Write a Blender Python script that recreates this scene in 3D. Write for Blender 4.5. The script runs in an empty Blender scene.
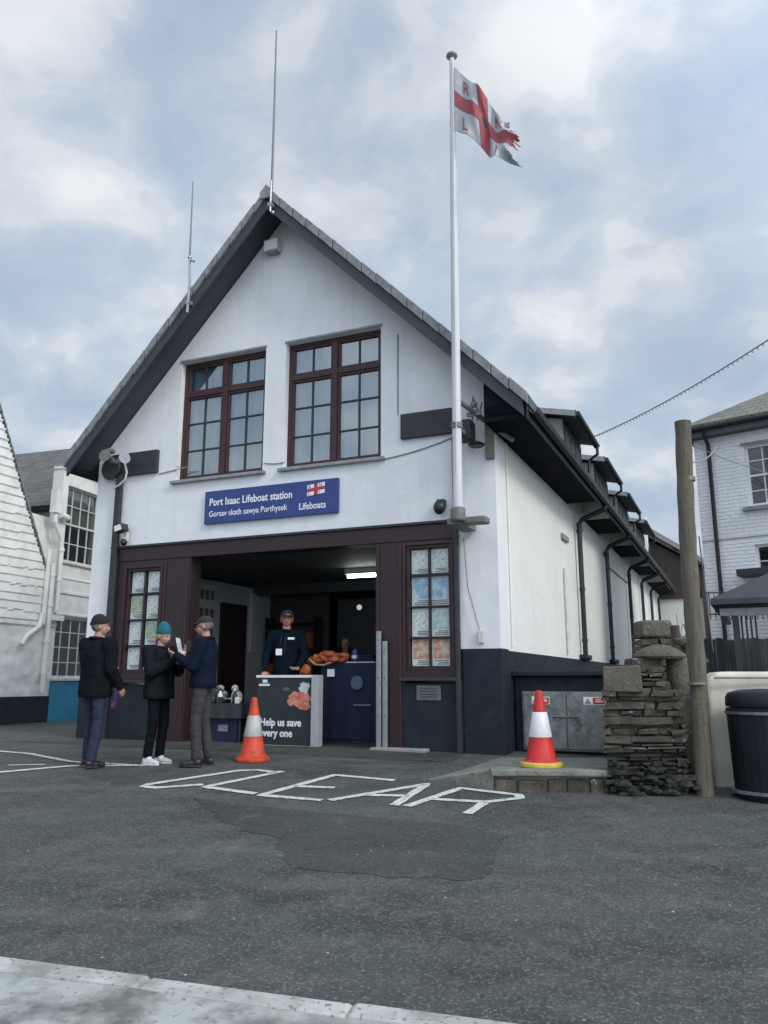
import bpy, bmesh, math, random
from mathutils import Vector, Matrix, noise
R = math.radians
random.seed(7)
scene = bpy.context.scene
COL = scene.collection

# ------------------------------------------------------------------ materials
MATS = {}
def nodes_of(m):
    m.use_nodes = True
    nt = m.node_tree
    return nt, nt.nodes, nt.links, nt.nodes['Principled BSDF']

def ramp(N, L, src, p0, p1, c0=(0,0,0,1), c1=(1,1,1,1)):
    r = N.new('ShaderNodeValToRGB')
    r.color_ramp.elements[0].position = p0; r.color_ramp.elements[1].position = p1
    r.color_ramp.elements[0].color = c0; r.color_ramp.elements[1].color = c1
    L.new(src, r.inputs[0]); return r.outputs[0]

def nz(N, L, vec, scale, detail=5, rough=.6, dist=0):
    n = N.new('ShaderNodeTexNoise')
    n.inputs['Scale'].default_value = scale; n.inputs['Detail'].default_value = detail
    n.inputs['Roughness'].default_value = rough; n.inputs['Distortion'].default_value = dist
    L.new(vec, n.inputs['Vector']); return n.outputs['Fac']

def mixc(N, L, fac, a, b, mode='MIX'):
    m = N.new('ShaderNodeMix'); m.data_type = 'RGBA'; m.blend_type = mode
    if isinstance(fac, (int, float)): m.inputs[0].default_value = fac
    else: L.new(fac, m.inputs[0])
    for s, v in ((6, a), (7, b)):
        if isinstance(v, tuple): m.inputs[s].default_value = (*v[:3], 1)
        else: L.new(v, m.inputs[s])
    return m.outputs[2]

def M(name, col, col2=None, scale=3, lo=.35, hi=.7, rough=.6, rough2=None, bump=0, bscale=40, metal=0,
      spec=.5, speck=None, speck_scale=200, speck_at=.66, stretch=None, bdist=.01, detail=6, rot=None):
    """A general weathered surface: two tones mixed by noise, optional specks, bump."""
    if name in MATS: return MATS[name]
    m = bpy.data.materials.new(name); nt, N, L, P = nodes_of(m)
    tc = N.new('ShaderNodeTexCoord'); vec = tc.outputs['Object']
    mp = N.new('ShaderNodeMapping'); L.new(vec, mp.inputs[0]); v0 = mp.outputs[0]
    v1 = v0
    if rot: mp.inputs['Rotation'].default_value = (0, 0, rot)
    if stretch:
        m2 = N.new('ShaderNodeMapping'); L.new(v0, m2.inputs[0]); m2.inputs['Scale'].default_value = stretch; v1 = m2.outputs[0]
    if col2 is None: col2 = tuple(c*.8 for c in col)
    f = ramp(N, L, nz(N, L, v1, scale, detail), lo, hi)
    c = mixc(N, L, f, col, col2)
    if speck:
        fs = ramp(N, L, nz(N, L, v0, speck_scale, 2, .5), speck_at, speck_at+.06)
        c = mixc(N, L, fs, c, speck)
    L.new(c, P.inputs['Base Color'])
    P.inputs['Metallic'].default_value = metal
    P.inputs['Specular IOR Level'].default_value = spec
    if rough2 is not None:
        rr = N.new('ShaderNodeMapRange'); L.new(nz(N, L, v0, scale*2.3, 4), rr.inputs[0])
        rr.inputs[1].default_value = .3; rr.inputs[2].default_value = .7
        rr.inputs[3].default_value = rough; rr.inputs[4].default_value = rough2
        L.new(rr.outputs[0], P.inputs['Roughness'])
    else: P.inputs['Roughness'].default_value = rough
    if bump:
        b = N.new('ShaderNodeBump'); b.inputs['Strength'].default_value = bump; b.inputs['Distance'].default_value = bdist
        L.new(nz(N, L, v0, bscale, 6, .65), b.inputs['Height']); L.new(b.outputs[0], P.inputs['Normal'])
    MATS[name] = m; return m

def wall_mat(name, col, dirty, d, bw=.22, bh=.075, bstr=.5, mortar=.012, streak=.35, fine=.35, dirt_lo=.5):
    """Painted masonry: brick relief under the paint, faint streaks and grime. d = horizontal direction of the wall."""
    m = bpy.data.materials.new(name); nt, N, L, P = nodes_of(m)
    tc = N.new('ShaderNodeTexCoord')
    dot = N.new('ShaderNodeVectorMath'); dot.operation = 'DOT_PRODUCT'; L.new(tc.outputs['Object'], dot.inputs[0]); dot.inputs[1].default_value = d
    sp = N.new('ShaderNodeSeparateXYZ'); L.new(tc.outputs['Object'], sp.inputs[0])
    cb = N.new('ShaderNodeCombineXYZ'); L.new(dot.outputs['Value'], cb.inputs[0]); L.new(sp.outputs[2], cb.inputs[1])
    v = cb.outputs[0]
    st = N.new('ShaderNodeMapping'); L.new(v, st.inputs[0]); st.inputs['Scale'].default_value = (5, .5, 1)
    f1 = ramp(N, L, nz(N, L, st.outputs[0], 1.3, 6, .7), dirt_lo, .85)
    f2 = ramp(N, L, nz(N, L, v, .9, 7, .65), .42, .8)
    mm = N.new('ShaderNodeMath'); mm.operation = 'MULTIPLY_ADD'; L.new(f1, mm.inputs[0]); mm.inputs[1].default_value = streak
    m3 = N.new('ShaderNodeMath'); m3.operation = 'MULTIPLY'; L.new(f2, m3.inputs[0]); m3.inputs[1].default_value = streak*.8
    L.new(m3.outputs[0], mm.inputs[2])
    c = mixc(N, L, mm.outputs[0], col, dirty)
    fs = ramp(N, L, nz(N, L, v, 26, 3, .6), .69, .76)
    sm = N.new('ShaderNodeMath'); sm.operation = 'MULTIPLY'; L.new(fs, sm.inputs[0]); sm.inputs[1].default_value = streak*.6
    c = mixc(N, L, sm.outputs[0], c, dirty)
    st2 = N.new('ShaderNodeMapping'); L.new(v, st2.inputs[0]); st2.inputs['Scale'].default_value = (9, .35, 1); st2.inputs['Location'].default_value = (4.3, 1.7, 0)
    rr_ = ramp(N, L, nz(N, L, st2.outputs[0], 1.0, 5, .6), .68, .80); q_ = N.new('ShaderNodeMath'); q_.operation = 'MULTIPLY'; L.new(rr_, q_.inputs[0]); q_.inputs[1].default_value = streak*.8
    c = mixc(N, L, q_.outputs[0], c, (.34,.29,.22))
    pt_ = ramp(N, L, nz(N, L, v, .55, 3, .5, .8), .50, .53); q2_ = N.new('ShaderNodeMath'); q2_.operation = 'MULTIPLY'; L.new(pt_, q2_.inputs[0]); q2_.inputs[1].default_value = .16
    c = mixc(N, L, q2_.outputs[0], c, tuple(x*.86 for x in col))
    L.new(c, P.inputs['Base Color']); P.inputs['Roughness'].default_value = .62; P.inputs['Specular IOR Level'].default_value = .3
    h = nz(N, L, v, 60, 4, .6)
    b = N.new('ShaderNodeBump'); b.inputs['Strength'].default_value = fine; b.inputs['Distance'].default_value = .004
    L.new(h, b.inputs['Height'])
    h2 = nz(N, L, v, 2.2, 4, .5)
    b2 = N.new('ShaderNodeBump'); b2.inputs['Strength'].default_value = .35; b2.inputs['Distance'].default_value = .05
    L.new(h2, b2.inputs['Height']); L.new(b.outputs[0], b2.inputs['Normal'])
    last = b2
    if bstr:
        br = N.new('ShaderNodeTexBrick'); 
        ds = N.new('ShaderNodeMapping'); L.new(v, ds.inputs[0])
        L.new(ds.outputs[0], br.inputs['Vector'])
        br.inputs['Scale'].default_value = 1; br.inputs['Brick Width'].default_value = bw; br.inputs['Row Height'].default_value = bh
        br.inputs['Mortar Size'].default_value = mortar; br.inputs['Mortar Smooth'].default_value = .8
        br.inputs['Color1'].default_value = (1,1,1,1); br.inputs['Color2'].default_value = (.8,.8,.8,1); br.inputs['Mortar'].default_value = (0,0,0,1)
        b3 = N.new('ShaderNodeBump'); b3.inputs['Strength'].default_value = bstr; b3.inputs['Distance'].default_value = .012
        L.new(br.outputs['Color'], b3.inputs['Height']); L.new(last.outputs[0], b3.inputs['Normal']); last = b3
    L.new(last.outputs[0], P.inputs['Normal'])
    MATS[name] = m; return m

def glass(name, tint=(.75,.82,.85), fac=.14):
    m = bpy.data.materials.new(name); m.use_nodes = True
    N = m.node_tree.nodes; L = m.node_tree.links; N.remove(N['Principled BSDF']); out = N['Material Output']
    t = N.new('ShaderNodeBsdfTransparent'); t.inputs[0].default_value = (*tint, 1)
    g = N.new('ShaderNodeBsdfGlossy'); g.inputs['Roughness'].default_value = .03; g.inputs[0].default_value = (.95,.97,1,1)
    tc = N.new('ShaderNodeTexCoord'); b = N.new('ShaderNodeBump'); b.inputs['Strength'].default_value = .06; b.inputs['Distance'].default_value = .02
    L.new(nz(N, L, tc.outputs['Object'], 3.0, 2, .5), b.inputs['Height']); L.new(b.outputs[0], g.inputs['Normal'])
    fr = N.new('ShaderNodeLayerWeight'); fr.inputs[0].default_value = .5
    pw = N.new('ShaderNodeMath'); pw.operation = 'POWER'; L.new(fr.outputs['Facing'], pw.inputs[0]); pw.inputs[1].default_value = 4.0
    ad = N.new('ShaderNodeMath'); ad.operation = 'MULTIPLY_ADD'; L.new(pw.outputs[0], ad.inputs[0]); ad.inputs[1].default_value = .7; ad.inputs[2].default_value = .035+fac; ad.use_clamp = True
    mx = N.new('ShaderNodeMixShader'); L.new(ad.outputs[0], mx.inputs[0]); L.new(t.outputs[0], mx.inputs[1]); L.new(g.outputs[0], mx.inputs[2])
    L.new(mx.outputs[0], out.inputs[0]); MATS[name] = m; return m

def emis(name, col, s):
    m = bpy.data.materials.new(name); nt, N, L, P = nodes_of(m)
    P.inputs['Base Color'].default_value = (*col, 1); P.inputs['Emission Color'].default_value = (*col, 1); P.inputs['Emission Strength'].default_value = s
    return m

# ------------------------------------------------------------------ mesh builder
class MB:
    def __init__(s): s.v = []; s.f = []; s.m = []; s.cur = 0
    def add(s, vs, fs):
        o = len(s.v); s.v += [Vector(p) for p in vs]
        for f in fs: s.f.append([i+o for i in f]); s.m.append(s.cur)
        return s
    def box(s, u0, u1, v0, v1, z0, z1, F=None):
        F = F or (lambda a, b, c: (a, b, c))
        p = [F(a, b, c) for c in (z0, z1) for b in (v0, v1) for a in (u0, u1)]
        s.add(p, [(0,1,3,2),(4,6,7,5),(0,4,5,1),(2,3,7,6),(0,2,6,4),(1,5,7,3)]); return s
    def prism(s, poly, F, t0, t1):
        """poly in 2d, F(a,b,t)->xyz"""
        n = len(poly); A = [F(a, b, t0) for a, b in poly]; B = [F(a, b, t1) for a, b in poly]
        fs = [tuple(range(n)), tuple(range(2*n-1, n-1, -1))] + [(i, n+i, n+(i+1)%n, (i+1)%n) for i in range(n)]
        s.add(A+B, fs); return s
    def tube(s, pts, r, n=10, caps=True):
        pts = [Vector(p) for p in pts]; rs = r if isinstance(r, (list, tuple)) else [r]*len(pts)
        o = len(s.v); prev = None
        for i, p in enumerate(pts):
            d = (pts[min(i+1, len(pts)-1)] - pts[max(i-1, 0)]).normalized()
            if prev is None:
                a = d.cross(Vector((0,0,1)));
                if a.length < 1e-3: a = d.cross(Vector((1,0,0)))
            else: a = prev - d*prev.dot(d)
            a.normalize(); prev = a; b = d.cross(a)
            for k in range(n):
                t = 2*math.pi*k/n; s.v.append(p + (a*math.cos(t)+b*math.sin(t))*rs[i])
        for i in range(len(pts)-1):
            for k in range(n):
                k2 = (k+1) % n
                s.f.append([o+i*n+k, o+i*n+k2, o+(i+1)*n+k2, o+(i+1)*n+k]); s.m.append(s.cur)
        if caps:
            s.f.append([o+k for k in range(n)][::-1]); s.m.append(s.cur)
            s.f.append([o+(len(pts)-1)*n+k for k in range(n)]); s.m.append(s.cur)
        return s
    def lathe(s, prof, c, n=20, ax=(0,0,1), sx=1, sy=1):
        ax = Vector(ax).normalized(); a = ax.orthogonal().normalized() if abs(ax.z) < .99 else Vector((1,0,0)); b = ax.cross(a); c = Vector(c); o = len(s.v)
        for r, h in prof:
            for k in range(n):
                t = 2*math.pi*k/n; s.v.append(c + ax*h + a*math.cos(t)*r*sx + b*math.sin(t)*r*sy)
        for i in range(len(prof)-1):
            for k in range(n):
                k2 = (k+1) % n; s.f.append([o+i*n+k, o+i*n+k2, o+(i+1)*n+k2, o+(i+1)*n+k]); s.m.append(s.cur)
        s.f.append([o+k for k in range(n)][::-1]); s.m.append(s.cur)
        s.f.append([o+(len(prof)-1)*n+k for k in range(n)]); s.m.append(s.cur)
        return s
    def ball(s, c, r, n=10, jit=0, seed=0):
        rx, ry, rz = (r, r, r) if isinstance(r, (int, float)) else r
        m = max(4, n*2//3); o = len(s.v); c = Vector(c)
        rnd = random.Random(seed)
        def J(): return 1+(rnd.random()-.5)*jit
        s.v.append(c+Vector((0,0,-rz)))
        for i in range(1, m):
            ph = math.pi*i/m - math.pi/2
            for k in range(n):
                t = 2*math.pi*k/n; j = J(); s.v.append(c+Vector((rx*math.cos(ph)*math.cos(t)*j, ry*math.cos(ph)*math.sin(t)*j, rz*math.sin(ph)*j)))
        s.v.append(c+Vector((0,0,rz))); T = len(s.v)-1
        F = []
        for k in range(n):
            k2 = (k+1) % n; F.append([o, o+1+k2, o+1+k]); F.append([T, o+1+(m-2)*n+k, o+1+(m-2)*n+k2])
            for i in range(m-2): F.append([o+1+i*n+k, o+1+i*n+k2, o+1+(i+1)*n+k2, o+1+(i+1)*n+k])
        s.f += F; s.m += [s.cur]*len(F); return s
    def cone_seg(s, a, b, ra, rb, n=12):
        """closed capsule between a and b with two radii"""
        s.ball(a, ra, n); s.ball(b, rb, n); s.tube([a, b], [ra, rb], n); return s
    def build(s, name, mat, parent=None, origin=None, smooth=False, bevel=0, seg=2, rotz=0):
        if parent is not None: o0 = Vector(PO.get(parent.name, (0,0,0)))
        else: o0 = Vector(origin) if origin is not None else Vector((0,0,0))
        me = bpy.data.meshes.new(name); me.from_pydata([v-o0 for v in s.v], [], s.f); me.validate()
        bm = bmesh.new(); bm.from_mesh(me); bmesh.ops.recalc_face_normals(bm, faces=bm.faces); bm.to_mesh(me); bm.free()
        for mt in (mat if isinstance(mat, (list, tuple)) else [mat]): me.materials.append(mt)
        if isinstance(mat, (list, tuple)):
            for p, i in zip(me.polygons, s.m): p.material_index = i
        for p in me.polygons: p.use_smooth = smooth
        o = bpy.data.objects.new(name, me); COL.objects.link(o)
        if parent is not None: o.parent = parent; PO[o.name] = o0
        else: o.location = o0; PO[o.name] = o0
        if smooth and len(me.vertices) < 15000 and name not in ('slate_hanging','near_pavement','road'): autosmooth(o, 48)
        if bevel:
            md = o.modifiers.new('bevel', 'BEVEL'); md.width = bevel; md.segments = seg; md.limit_method = 'ANGLE'; md.angle_limit = R(40)
        return o
PO = {}

def tag(o, label=None, cat=None, group=None, kind=None):
    if label: o['label'] = label
    if cat: o['category'] = cat
    if group: o['group'] = group
    if kind: o['kind'] = kind
    return o
def thing(name, loc, label, cat, group=None):
    o = bpy.data.objects.new(name, None); COL.objects.link(o); o.location = loc; PO[o.name] = Vector(loc); o.empty_display_size = .2
    return tag(o, label, cat, group)

def autosmooth(o, ang=40):
    me = o.data
    for p in me.polygons: p.use_smooth = True
    bm = bmesh.new(); bm.from_mesh(me)
    for e in bm.edges:
        if len(e.link_faces) == 2 and e.calc_face_angle(0) > R(ang): e.smooth = False
    bm.to_mesh(me); bm.free(); return o

def text_mesh(s, size, mat, name, parent, F, align='LEFT', extr=.002, offset=0.0, origin=None, sx=1):
    """F(x,y,z) maps flat text coordinates to world"""
    cu = bpy.data.curves.new('t', 'FONT'); cu.body = s; cu.size = size; cu.align_x = align; cu.extrude = extr; cu.offset = offset; cu.resolution_u = 3
    ob = bpy.data.objects.new('t', cu); COL.objects.link(ob)
    dg = bpy.context.evaluated_depsgraph_get(); dg.update()
    me = bpy.data.meshes.new_from_object(ob.evaluated_get(dg)); bpy.data.objects.remove(ob)
    o0 = Vector(PO[parent.name]) if parent is not None else Vector(origin)
    for v in me.vertices: v.co = Vector(F(v.co.x*sx, v.co.y, v.co.z)) - o0
    me.materials.clear(); me.materials.append(mat); me.name = name
    o = bpy.data.objects.new(name, me); COL.objects.link(o)
    if parent is not None: o.parent = parent; PO[o.name] = o0
    else: o.location = o0
    return o

# ------------------------------------------------------------------ frames (metres)
ph, phs = R(23), R(24.1)
P0 = Vector((1.545, 10.608, 0))
U = Vector((-math.cos(ph), math.sin(ph), 0)); V = Vector((math.sin(phs), math.cos(phs), 0)); NF = Vector((-math.sin(ph), -math.cos(ph), 0)); NS = Vector((math.cos(phs), -math.sin(phs), 0))
Z = Vector((0,0,1))
def B(u, v, z): return P0 + U*u + V*v + Z*z          # station frame: u along the front, v back along the side
def BZ(a, b, t): return B(a, t, b)                    # facade polygons (u,z) extruded in depth
def BS(a, b, t): return B(t, a, b)                    # side polygons (v,z) extruded in u
def groundz(x, y):
    z = -.065*max(0.0, 9.5-y)
    if y > 10: z += .045*min(1, (y-10)/1.2)
    return z

# ------------------------------------------------------------------ palette
white = wall_mat('white_render', (.78,.80,.82), (.47,.49,.48), tuple(U), bstr=0, streak=.36, fine=.45)
cream = wall_mat('cream_brick', (.78,.785,.735), (.50,.50,.43), tuple(V), bw=.225, bh=.075, bstr=.14, streak=.3)
plinth = M('plinth_paint', (.010,.015,.024), (.018,.024,.033), 4, spec=.3, rough=.5, rough2=.75, bump=.3, bscale=30)
burg = M('burgundy_paint', (.030,.014,.017), (.021,.010,.013), 5, rough=.4, rough2=.6, bump=.15, bscale=60, stretch=(6,6,.6))
burg2 = M('burgundy_window_paint', (.052,.017,.019), (.034,.013,.015), 5, rough=.4, rough2=.6, bump=.15, bscale=60)
dark = M('dark_board_paint', (.022,.026,.031), (.034,.038,.044), 5, rough=.5, rough2=.7, bump=.2, bscale=30)
eavem = M('eave_paint', (.006,.008,.012), (.010,.012,.016), 3, rough=.9, spec=.08)
soffitm = M('soffit_paint', (.065,.075,.090), (.08,.09,.105), 3, spec=.2, rough=.7, bump=.2, bscale=20)
black_pl = M('black_plastic', (.012,.013,.015), (.02,.021,.024), 8, rough=.35, rough2=.5)
slate_l = M('verge_slate', (.26,.27,.28), (.13,.14,.15), 9, rough=.65, bump=.6, bscale=30)
lead = M('lead_grey', (.30,.31,.32), (.2,.21,.22), 8, rough=.6)
steel = M('galvanised_steel', (.42,.44,.46), (.30,.32,.34), 14, rough=.35, rough2=.5, metal=.7)
steel_d = M('weathered_bracket', (.14,.14,.13), (.24,.23,.20), 14, rough=.6, metal=.3)
whitep = M('white_plastic', (.78,.79,.80), (.70,.71,.72), 8, rough=.4)
offw = M('off_white_paint', (.66,.65,.60), (.50,.49,.43), 5, rough=.6, bump=.4, bscale=20)
glz = glass('window_glass', fac=.17)
glz2 = glass('old_glass', (.6,.66,.66), fac=.05)
glz3 = glass('clean_glass', (.96,.98,.97), fac=-.02)
blind = M('net_curtain', (.50,.58,.64), (.38,.45,.51), 1.2, rough=.8, stretch=(3,3,.5))
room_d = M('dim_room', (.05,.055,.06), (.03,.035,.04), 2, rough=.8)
conc = M('concrete', (.34,.34,.32), (.22,.22,.205), 3, rough=.85, bump=.5, bscale=35, speck=(.12,.12,.11), speck_scale=60, speck_at=.62)

def slate_roof(name, c1, c2, d, w=.25, h=.16):
    m = bpy.data.materials.new(name); nt, N, L, P = nodes_of(m)
    tc = N.new('ShaderNodeTexCoord'); dot = N.new('ShaderNodeVectorMath'); dot.operation = 'DOT_PRODUCT'
    L.new(tc.outputs['Object'], dot.inputs[0]); dot.inputs[1].default_value = d
    sp = N.new('ShaderNodeSeparateXYZ'); L.new(tc.outputs['Object'], sp.inputs[0])
    cb = N.new('ShaderNodeCombineXYZ'); L.new(dot.outputs['Value'], cb.inputs[0]); L.new(sp.outputs[2], cb.inputs[1])
    br = N.new('ShaderNodeTexBrick'); L.new(cb.outputs[0], br.inputs['Vector']); br.inputs['Scale'].default_value = 1
    br.inputs['Brick Width'].default_value = w; br.inputs['Row Height'].default_value = h; br.inputs['Mortar Size'].default_value = .008
    br.inputs['Color1'].default_value = (*c1, 1); br.inputs['Color2'].default_value = (*c2, 1); br.inputs['Mortar'].default_value = (.02,.02,.022,1)
    f = ramp(N, L, nz(N, L, cb.outputs[0], 2, 6), .5, .75)
    L.new(mixc(N, L, f, br.outputs['Color'], (.12,.12,.075)), P.inputs['Base Color']); P.inputs['Roughness'].default_value = .6
    b = N.new('ShaderNodeBump'); b.inputs['Distance'].default_value = .02; b.inputs['Strength'].default_value = .7
    L.new(br.outputs['Color'], b.inputs['Height']); L.new(b.outputs[0], P.inputs['Normal'])
    MATS[name] = m; return m
roofm = slate_roof('station_slates', (.07,.075,.08), (.11,.115,.12), tuple(V))
roofB = slate_roof('cottage_slates', (.085,.08,.082), (.15,.14,.135), tuple(U))
roofC = slate_roof('mossy_slates', (.14,.15,.13), (.2,.2,.16), (.78,-.62,0))

# ------------------------------------------------------------------ setting: road, kerb, pavement
def asphalt(name, base, dark_, light_, k=1):
    """worn tarmac: broad tone patches, tyre bands, chippings of several sizes, pale grit"""
    m = bpy.data.materials.new(name); nt, N, L, P = nodes_of(m)
    tc = N.new('ShaderNodeTexCoord'); v = tc.outputs['Object']
    def mul(a, f):
        g = N.new('ShaderNodeMath'); g.operation = 'MULTIPLY'; L.new(a, g.inputs[0])
        if isinstance(f, (int, float)): g.inputs[1].default_value = f
        else: L.new(f, g.inputs[1])
        return g.outputs[0]
    big = ramp(N, L, nz(N, L, v, .75, 8, .66), .44, .57)
    hue = ramp(N, L, nz(N, L, v, .9, 5, .6, .4), .45, .62)
    mid = ramp(N, L, nz(N, L, v, 3.1, 9, .72), .46, .74)
    st = N.new('ShaderNodeMapping'); L.new(v, st.inputs[0]); st.inputs['Scale'].default_value = (.30, 2.2, 1); st.inputs['Rotation'].default_value = (0,0,R(-16))
    tra = ramp(N, L, nz(N, L, st.outputs[0], 1.0, 6, .6), .52, .75)
    c = mixc(N, L, big, base, dark_)
    c = mixc(N, L, mul(hue, .75), c, tuple(x*y for x, y in zip(base, (.72,.95,.86))))
    c = mixc(N, L, mul(mid, .55), c, light_)
    c = mixc(N, L, mul(tra, .60), c, light_)
    ch = ramp(N, L, nz(N, L, v, 46, 5, .75), .50, .72)
    c = mixc(N, L, mul(ch, .42*k), c, (.20,.20,.185))
    dk = ramp(N, L, nz(N, L, v, 33, 6, .8, .5), .53, .66)
    c = mixc(N, L, mul(dk, .60*k), c, (.014,.016,.016))
    vo = N.new('ShaderNodeTexVoronoi'); vo.inputs['Scale'].default_value = 90; L.new(v, vo.inputs['Vector'])
    sep = N.new('ShaderNodeSeparateColor'); L.new(vo.outputs['Color'], sep.inputs[0])
    c = mixc(N, L, mul(ramp(N, L, sep.outputs[0], .80, .95), .45*k), c, (.24,.235,.21))
    vo2 = N.new('ShaderNodeTexVoronoi'); vo2.inputs['Scale'].default_value = 11; L.new(v, vo2.inputs['Vector'])
    gr = ramp(N, L, vo2.outputs['Distance'], .06, .10, (1,1,1,1), (0,0,0,1))
    pick = N.new('ShaderNodeSeparateColor'); L.new(vo2.outputs['Color'], pick.inputs[0])
    c = mixc(N, L, mul(gr, ramp(N, L, pick.outputs[0], .84, .9)), c, (.42,.41,.36))
    # dry dusty stains with an outline of their own
    du = ramp(N, L, nz(N, L, v, 1.35, 7, .6, .6), .60, .68); du2 = ramp(N, L, nz(N, L, v, 7, 5, .7), .38, .6)
    c = mixc(N, L, mul(mul(du, du2), .55), c, (.17,.155,.125))
    L.new(c, P.inputs['Base Color'])
    rr = N.new('ShaderNodeMapRange'); L.new(big, rr.inputs[0]); rr.inputs[3].default_value = .85; rr.inputs[4].default_value = .62; L.new(rr.outputs[0], P.inputs['Roughness'])
    P.inputs['Specular IOR Level'].default_value = .25
    b = N.new('ShaderNodeBump'); b.inputs['Strength'].default_value = .55*k; b.inputs['Distance'].default_value = .009; L.new(nz(N, L, v, 46, 5, .75), b.inputs['Height'])
    b2 = N.new('ShaderNodeBump'); b2.inputs['Strength'].default_value = .5; b2.inputs['Distance'].default_value = .03; L.new(nz(N, L, v, 5, 6, .6), b2.inputs['Height']); L.new(b.outputs[0], b2.inputs['Normal'])
    L.new(b2.outputs[0], P.inputs['Normal']); return m
asp = asphalt('asphalt', (.068,.070,.071), (.034,.038,.038), (.130,.129,.122))
asp2 = asphalt('asphalt_repair', (.052,.055,.056), (.039,.042,.042), (.070,.071,.069), .6)
asp3 = asphalt('apron_tarmac', (.055,.06,.056), (.04,.044,.042), (.085,.088,.08), .6)

def sheet(name, xs, ys, mat, dz=0, kind='structure', zf=groundz):
    b = MB(); nx, ny = len(xs), len(ys)
    vs = [(x, y, zf(x, y)+dz) for y in ys for x in xs]
    b.add(vs, [(j*nx+i, j*nx+i+1, (j+1)*nx+i+1, (j+1)*nx+i) for j in range(ny-1) for i in range(nx-1)])
    o = b.build(name, mat, smooth=True); tag(o, kind=kind); return o
xs = [-900,-200,-60]+[-30+i for i in range(61)]+[60,200,900]
ys = [-300,-60,-20]+[-8+.5*i for i in range(70)]+[30,40,60,120,300,900]
road = sheet('road', xs, ys, asp)

def polysheet(name, poly, mat, dz, parent=None, n=14):
    """flat sheet following the road slope: polygon triangulated then subdivided"""
    bm = bmesh.new(); vs = [bm.verts.new((x, y, 0)) for x, y in poly]; bm.faces.new(vs)
    bmesh.ops.triangulate(bm, faces=bm.faces)
    for _ in range(3): bmesh.ops.subdivide_edges(bm, edges=bm.edges, cuts=1, use_grid_fill=True)
    for v in bm.verts: v.co.z = groundz(v.co.x, v.co.y)+dz
    me = bpy.data.meshes.new(name); bm.to_mesh(me); bm.free(); me.materials.append(mat)
    for p in me.polygons:
        if p.normal.z < 0: p.flip()
    o = bpy.data.objects.new(name, me); COL.objects.link(o); return tag(o, kind='structure')
def rough_poly(pts, amp=.03, step=.15, seed=1):
    rnd = random.Random(seed); out = []
    for i in range(len(pts)):
        a = Vector(pts[i]); b = Vector(pts[(i+1) % len(pts)]); n = max(1, int((b-a).length/step))
        for k in range(n):
            p = a.lerp(b, k/n); out.append((p.x+rnd.uniform(-amp, amp), p.y+rnd.uniform(-amp, amp)))
    return out
polysheet('road_patch', rough_poly([(-1.75,7.75),(-.9,7.35),(.1,7.0),(.95,6.5),(.62,5.35),(-.1,5.45),(-.62,5.62),(-.8,6.3),(-1.3,6.9)], .05, .10), asp2, .003)
# apron strip in front of the doors
ap = [B(7.6,-.02,0), B(.5,-.02,0), B(.45,-.95,0), B(4.5,-1.05,0), B(7.6,-1.0,0)]
polysheet('apron', rough_poly([(p.x, p.y) for p in ap], .03, .2, 3), asp3, .004)

# road lettering, worn white thermoplastic
wl = M('worn_road_paint', (.60,.61,.58), (.19,.195,.19), 11, lo=.50, hi=.80, rough=.7, bump=.3, bscale=120, speck=(.085,.088,.088), speck_scale=42, speck_at=.61)
def stroke(b, pts, w=.088, seed=0):
    rnd = random.Random(seed); P = []
    pts = [Vector((x, y, 0)) for x, y in pts]
    fine = []
    for i in range(len(pts)-1):
        n = max(1, int((pts[i+1]-pts[i]).length/.07))
        for k in range(n): fine.append(pts[i].lerp(pts[i+1], k/n))
    fine.append(pts[-1])
    Ls, Rs = [], []
    for i, p in enumerate(fine):
        d = (fine[min(i+1, len(fine)-1)]-fine[max(i-1, 0)]).normalized(); n = Vector((-d.y, d.x, 0))
        w1 = w/2*(1+rnd.uniform(-.16, .16)); a = p+n*w1; c = p-n*w1
        Ls.append((a.x, a.y, groundz(a.x, a.y)+.008)); Rs.append((c.x, c.y, groundz(c.x, c.y)+.008))
    m = len(fine); b.add(Ls+Rs, [(i, i+1, m+i+1, m+i) for i in range(m-1)])
def rletter(name, strokes, label):
    b = MB()
    for i, s in enumerate(strokes): stroke(b, s, seed=i)
    o = b.build(name, wl); tag(o, label=label, kind='structure'); return o
rletter('road_lettering', [[(-1.22,9.0),(-1.25,9.12),(-1.42,9.22),(-1.62,9.18),(-1.95,8.85),(-2.38,8.42),(-2.41,8.30),(-2.26,8.24),(-1.83,8.40)]], 'worn white letter C')
rletter('road_lettering', [[(-1.12,9.14),(-1.79,8.28),(-1.23,7.96)]], 'worn white letter L')
rletter('road_lettering', [[(.11,8.62),(-.53,8.92),(-1.17,7.89),(-.57,7.67)], [(-.90,8.32),(-.49,8.24)]], 'worn white letter E')
rletter('road_lettering', [[(-.5,7.67),(.44,8.43),(.09,7.46)], [(-.18,7.90),(.24,7.86)]], 'worn white letter A')
rletter('road_lettering', [[(.20,7.42),(.76,8.22),(1.28,7.90),(1.27,7.76),(.93,7.60),(.45,7.72)], [(.93,7.60),(.71,7.14)]], 'worn white letter R')
rletter('road_lettering', [[(-4.6,8.85),(-3.57,9.50),(-2.84,9.52)], [(-4.35,9.55),(-3.95,9.62)], [(-5.6,11.2),(-4.63,10.72),(-3.76,9.95),(-2.75,9.5)]], 'worn white letter P')

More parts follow.
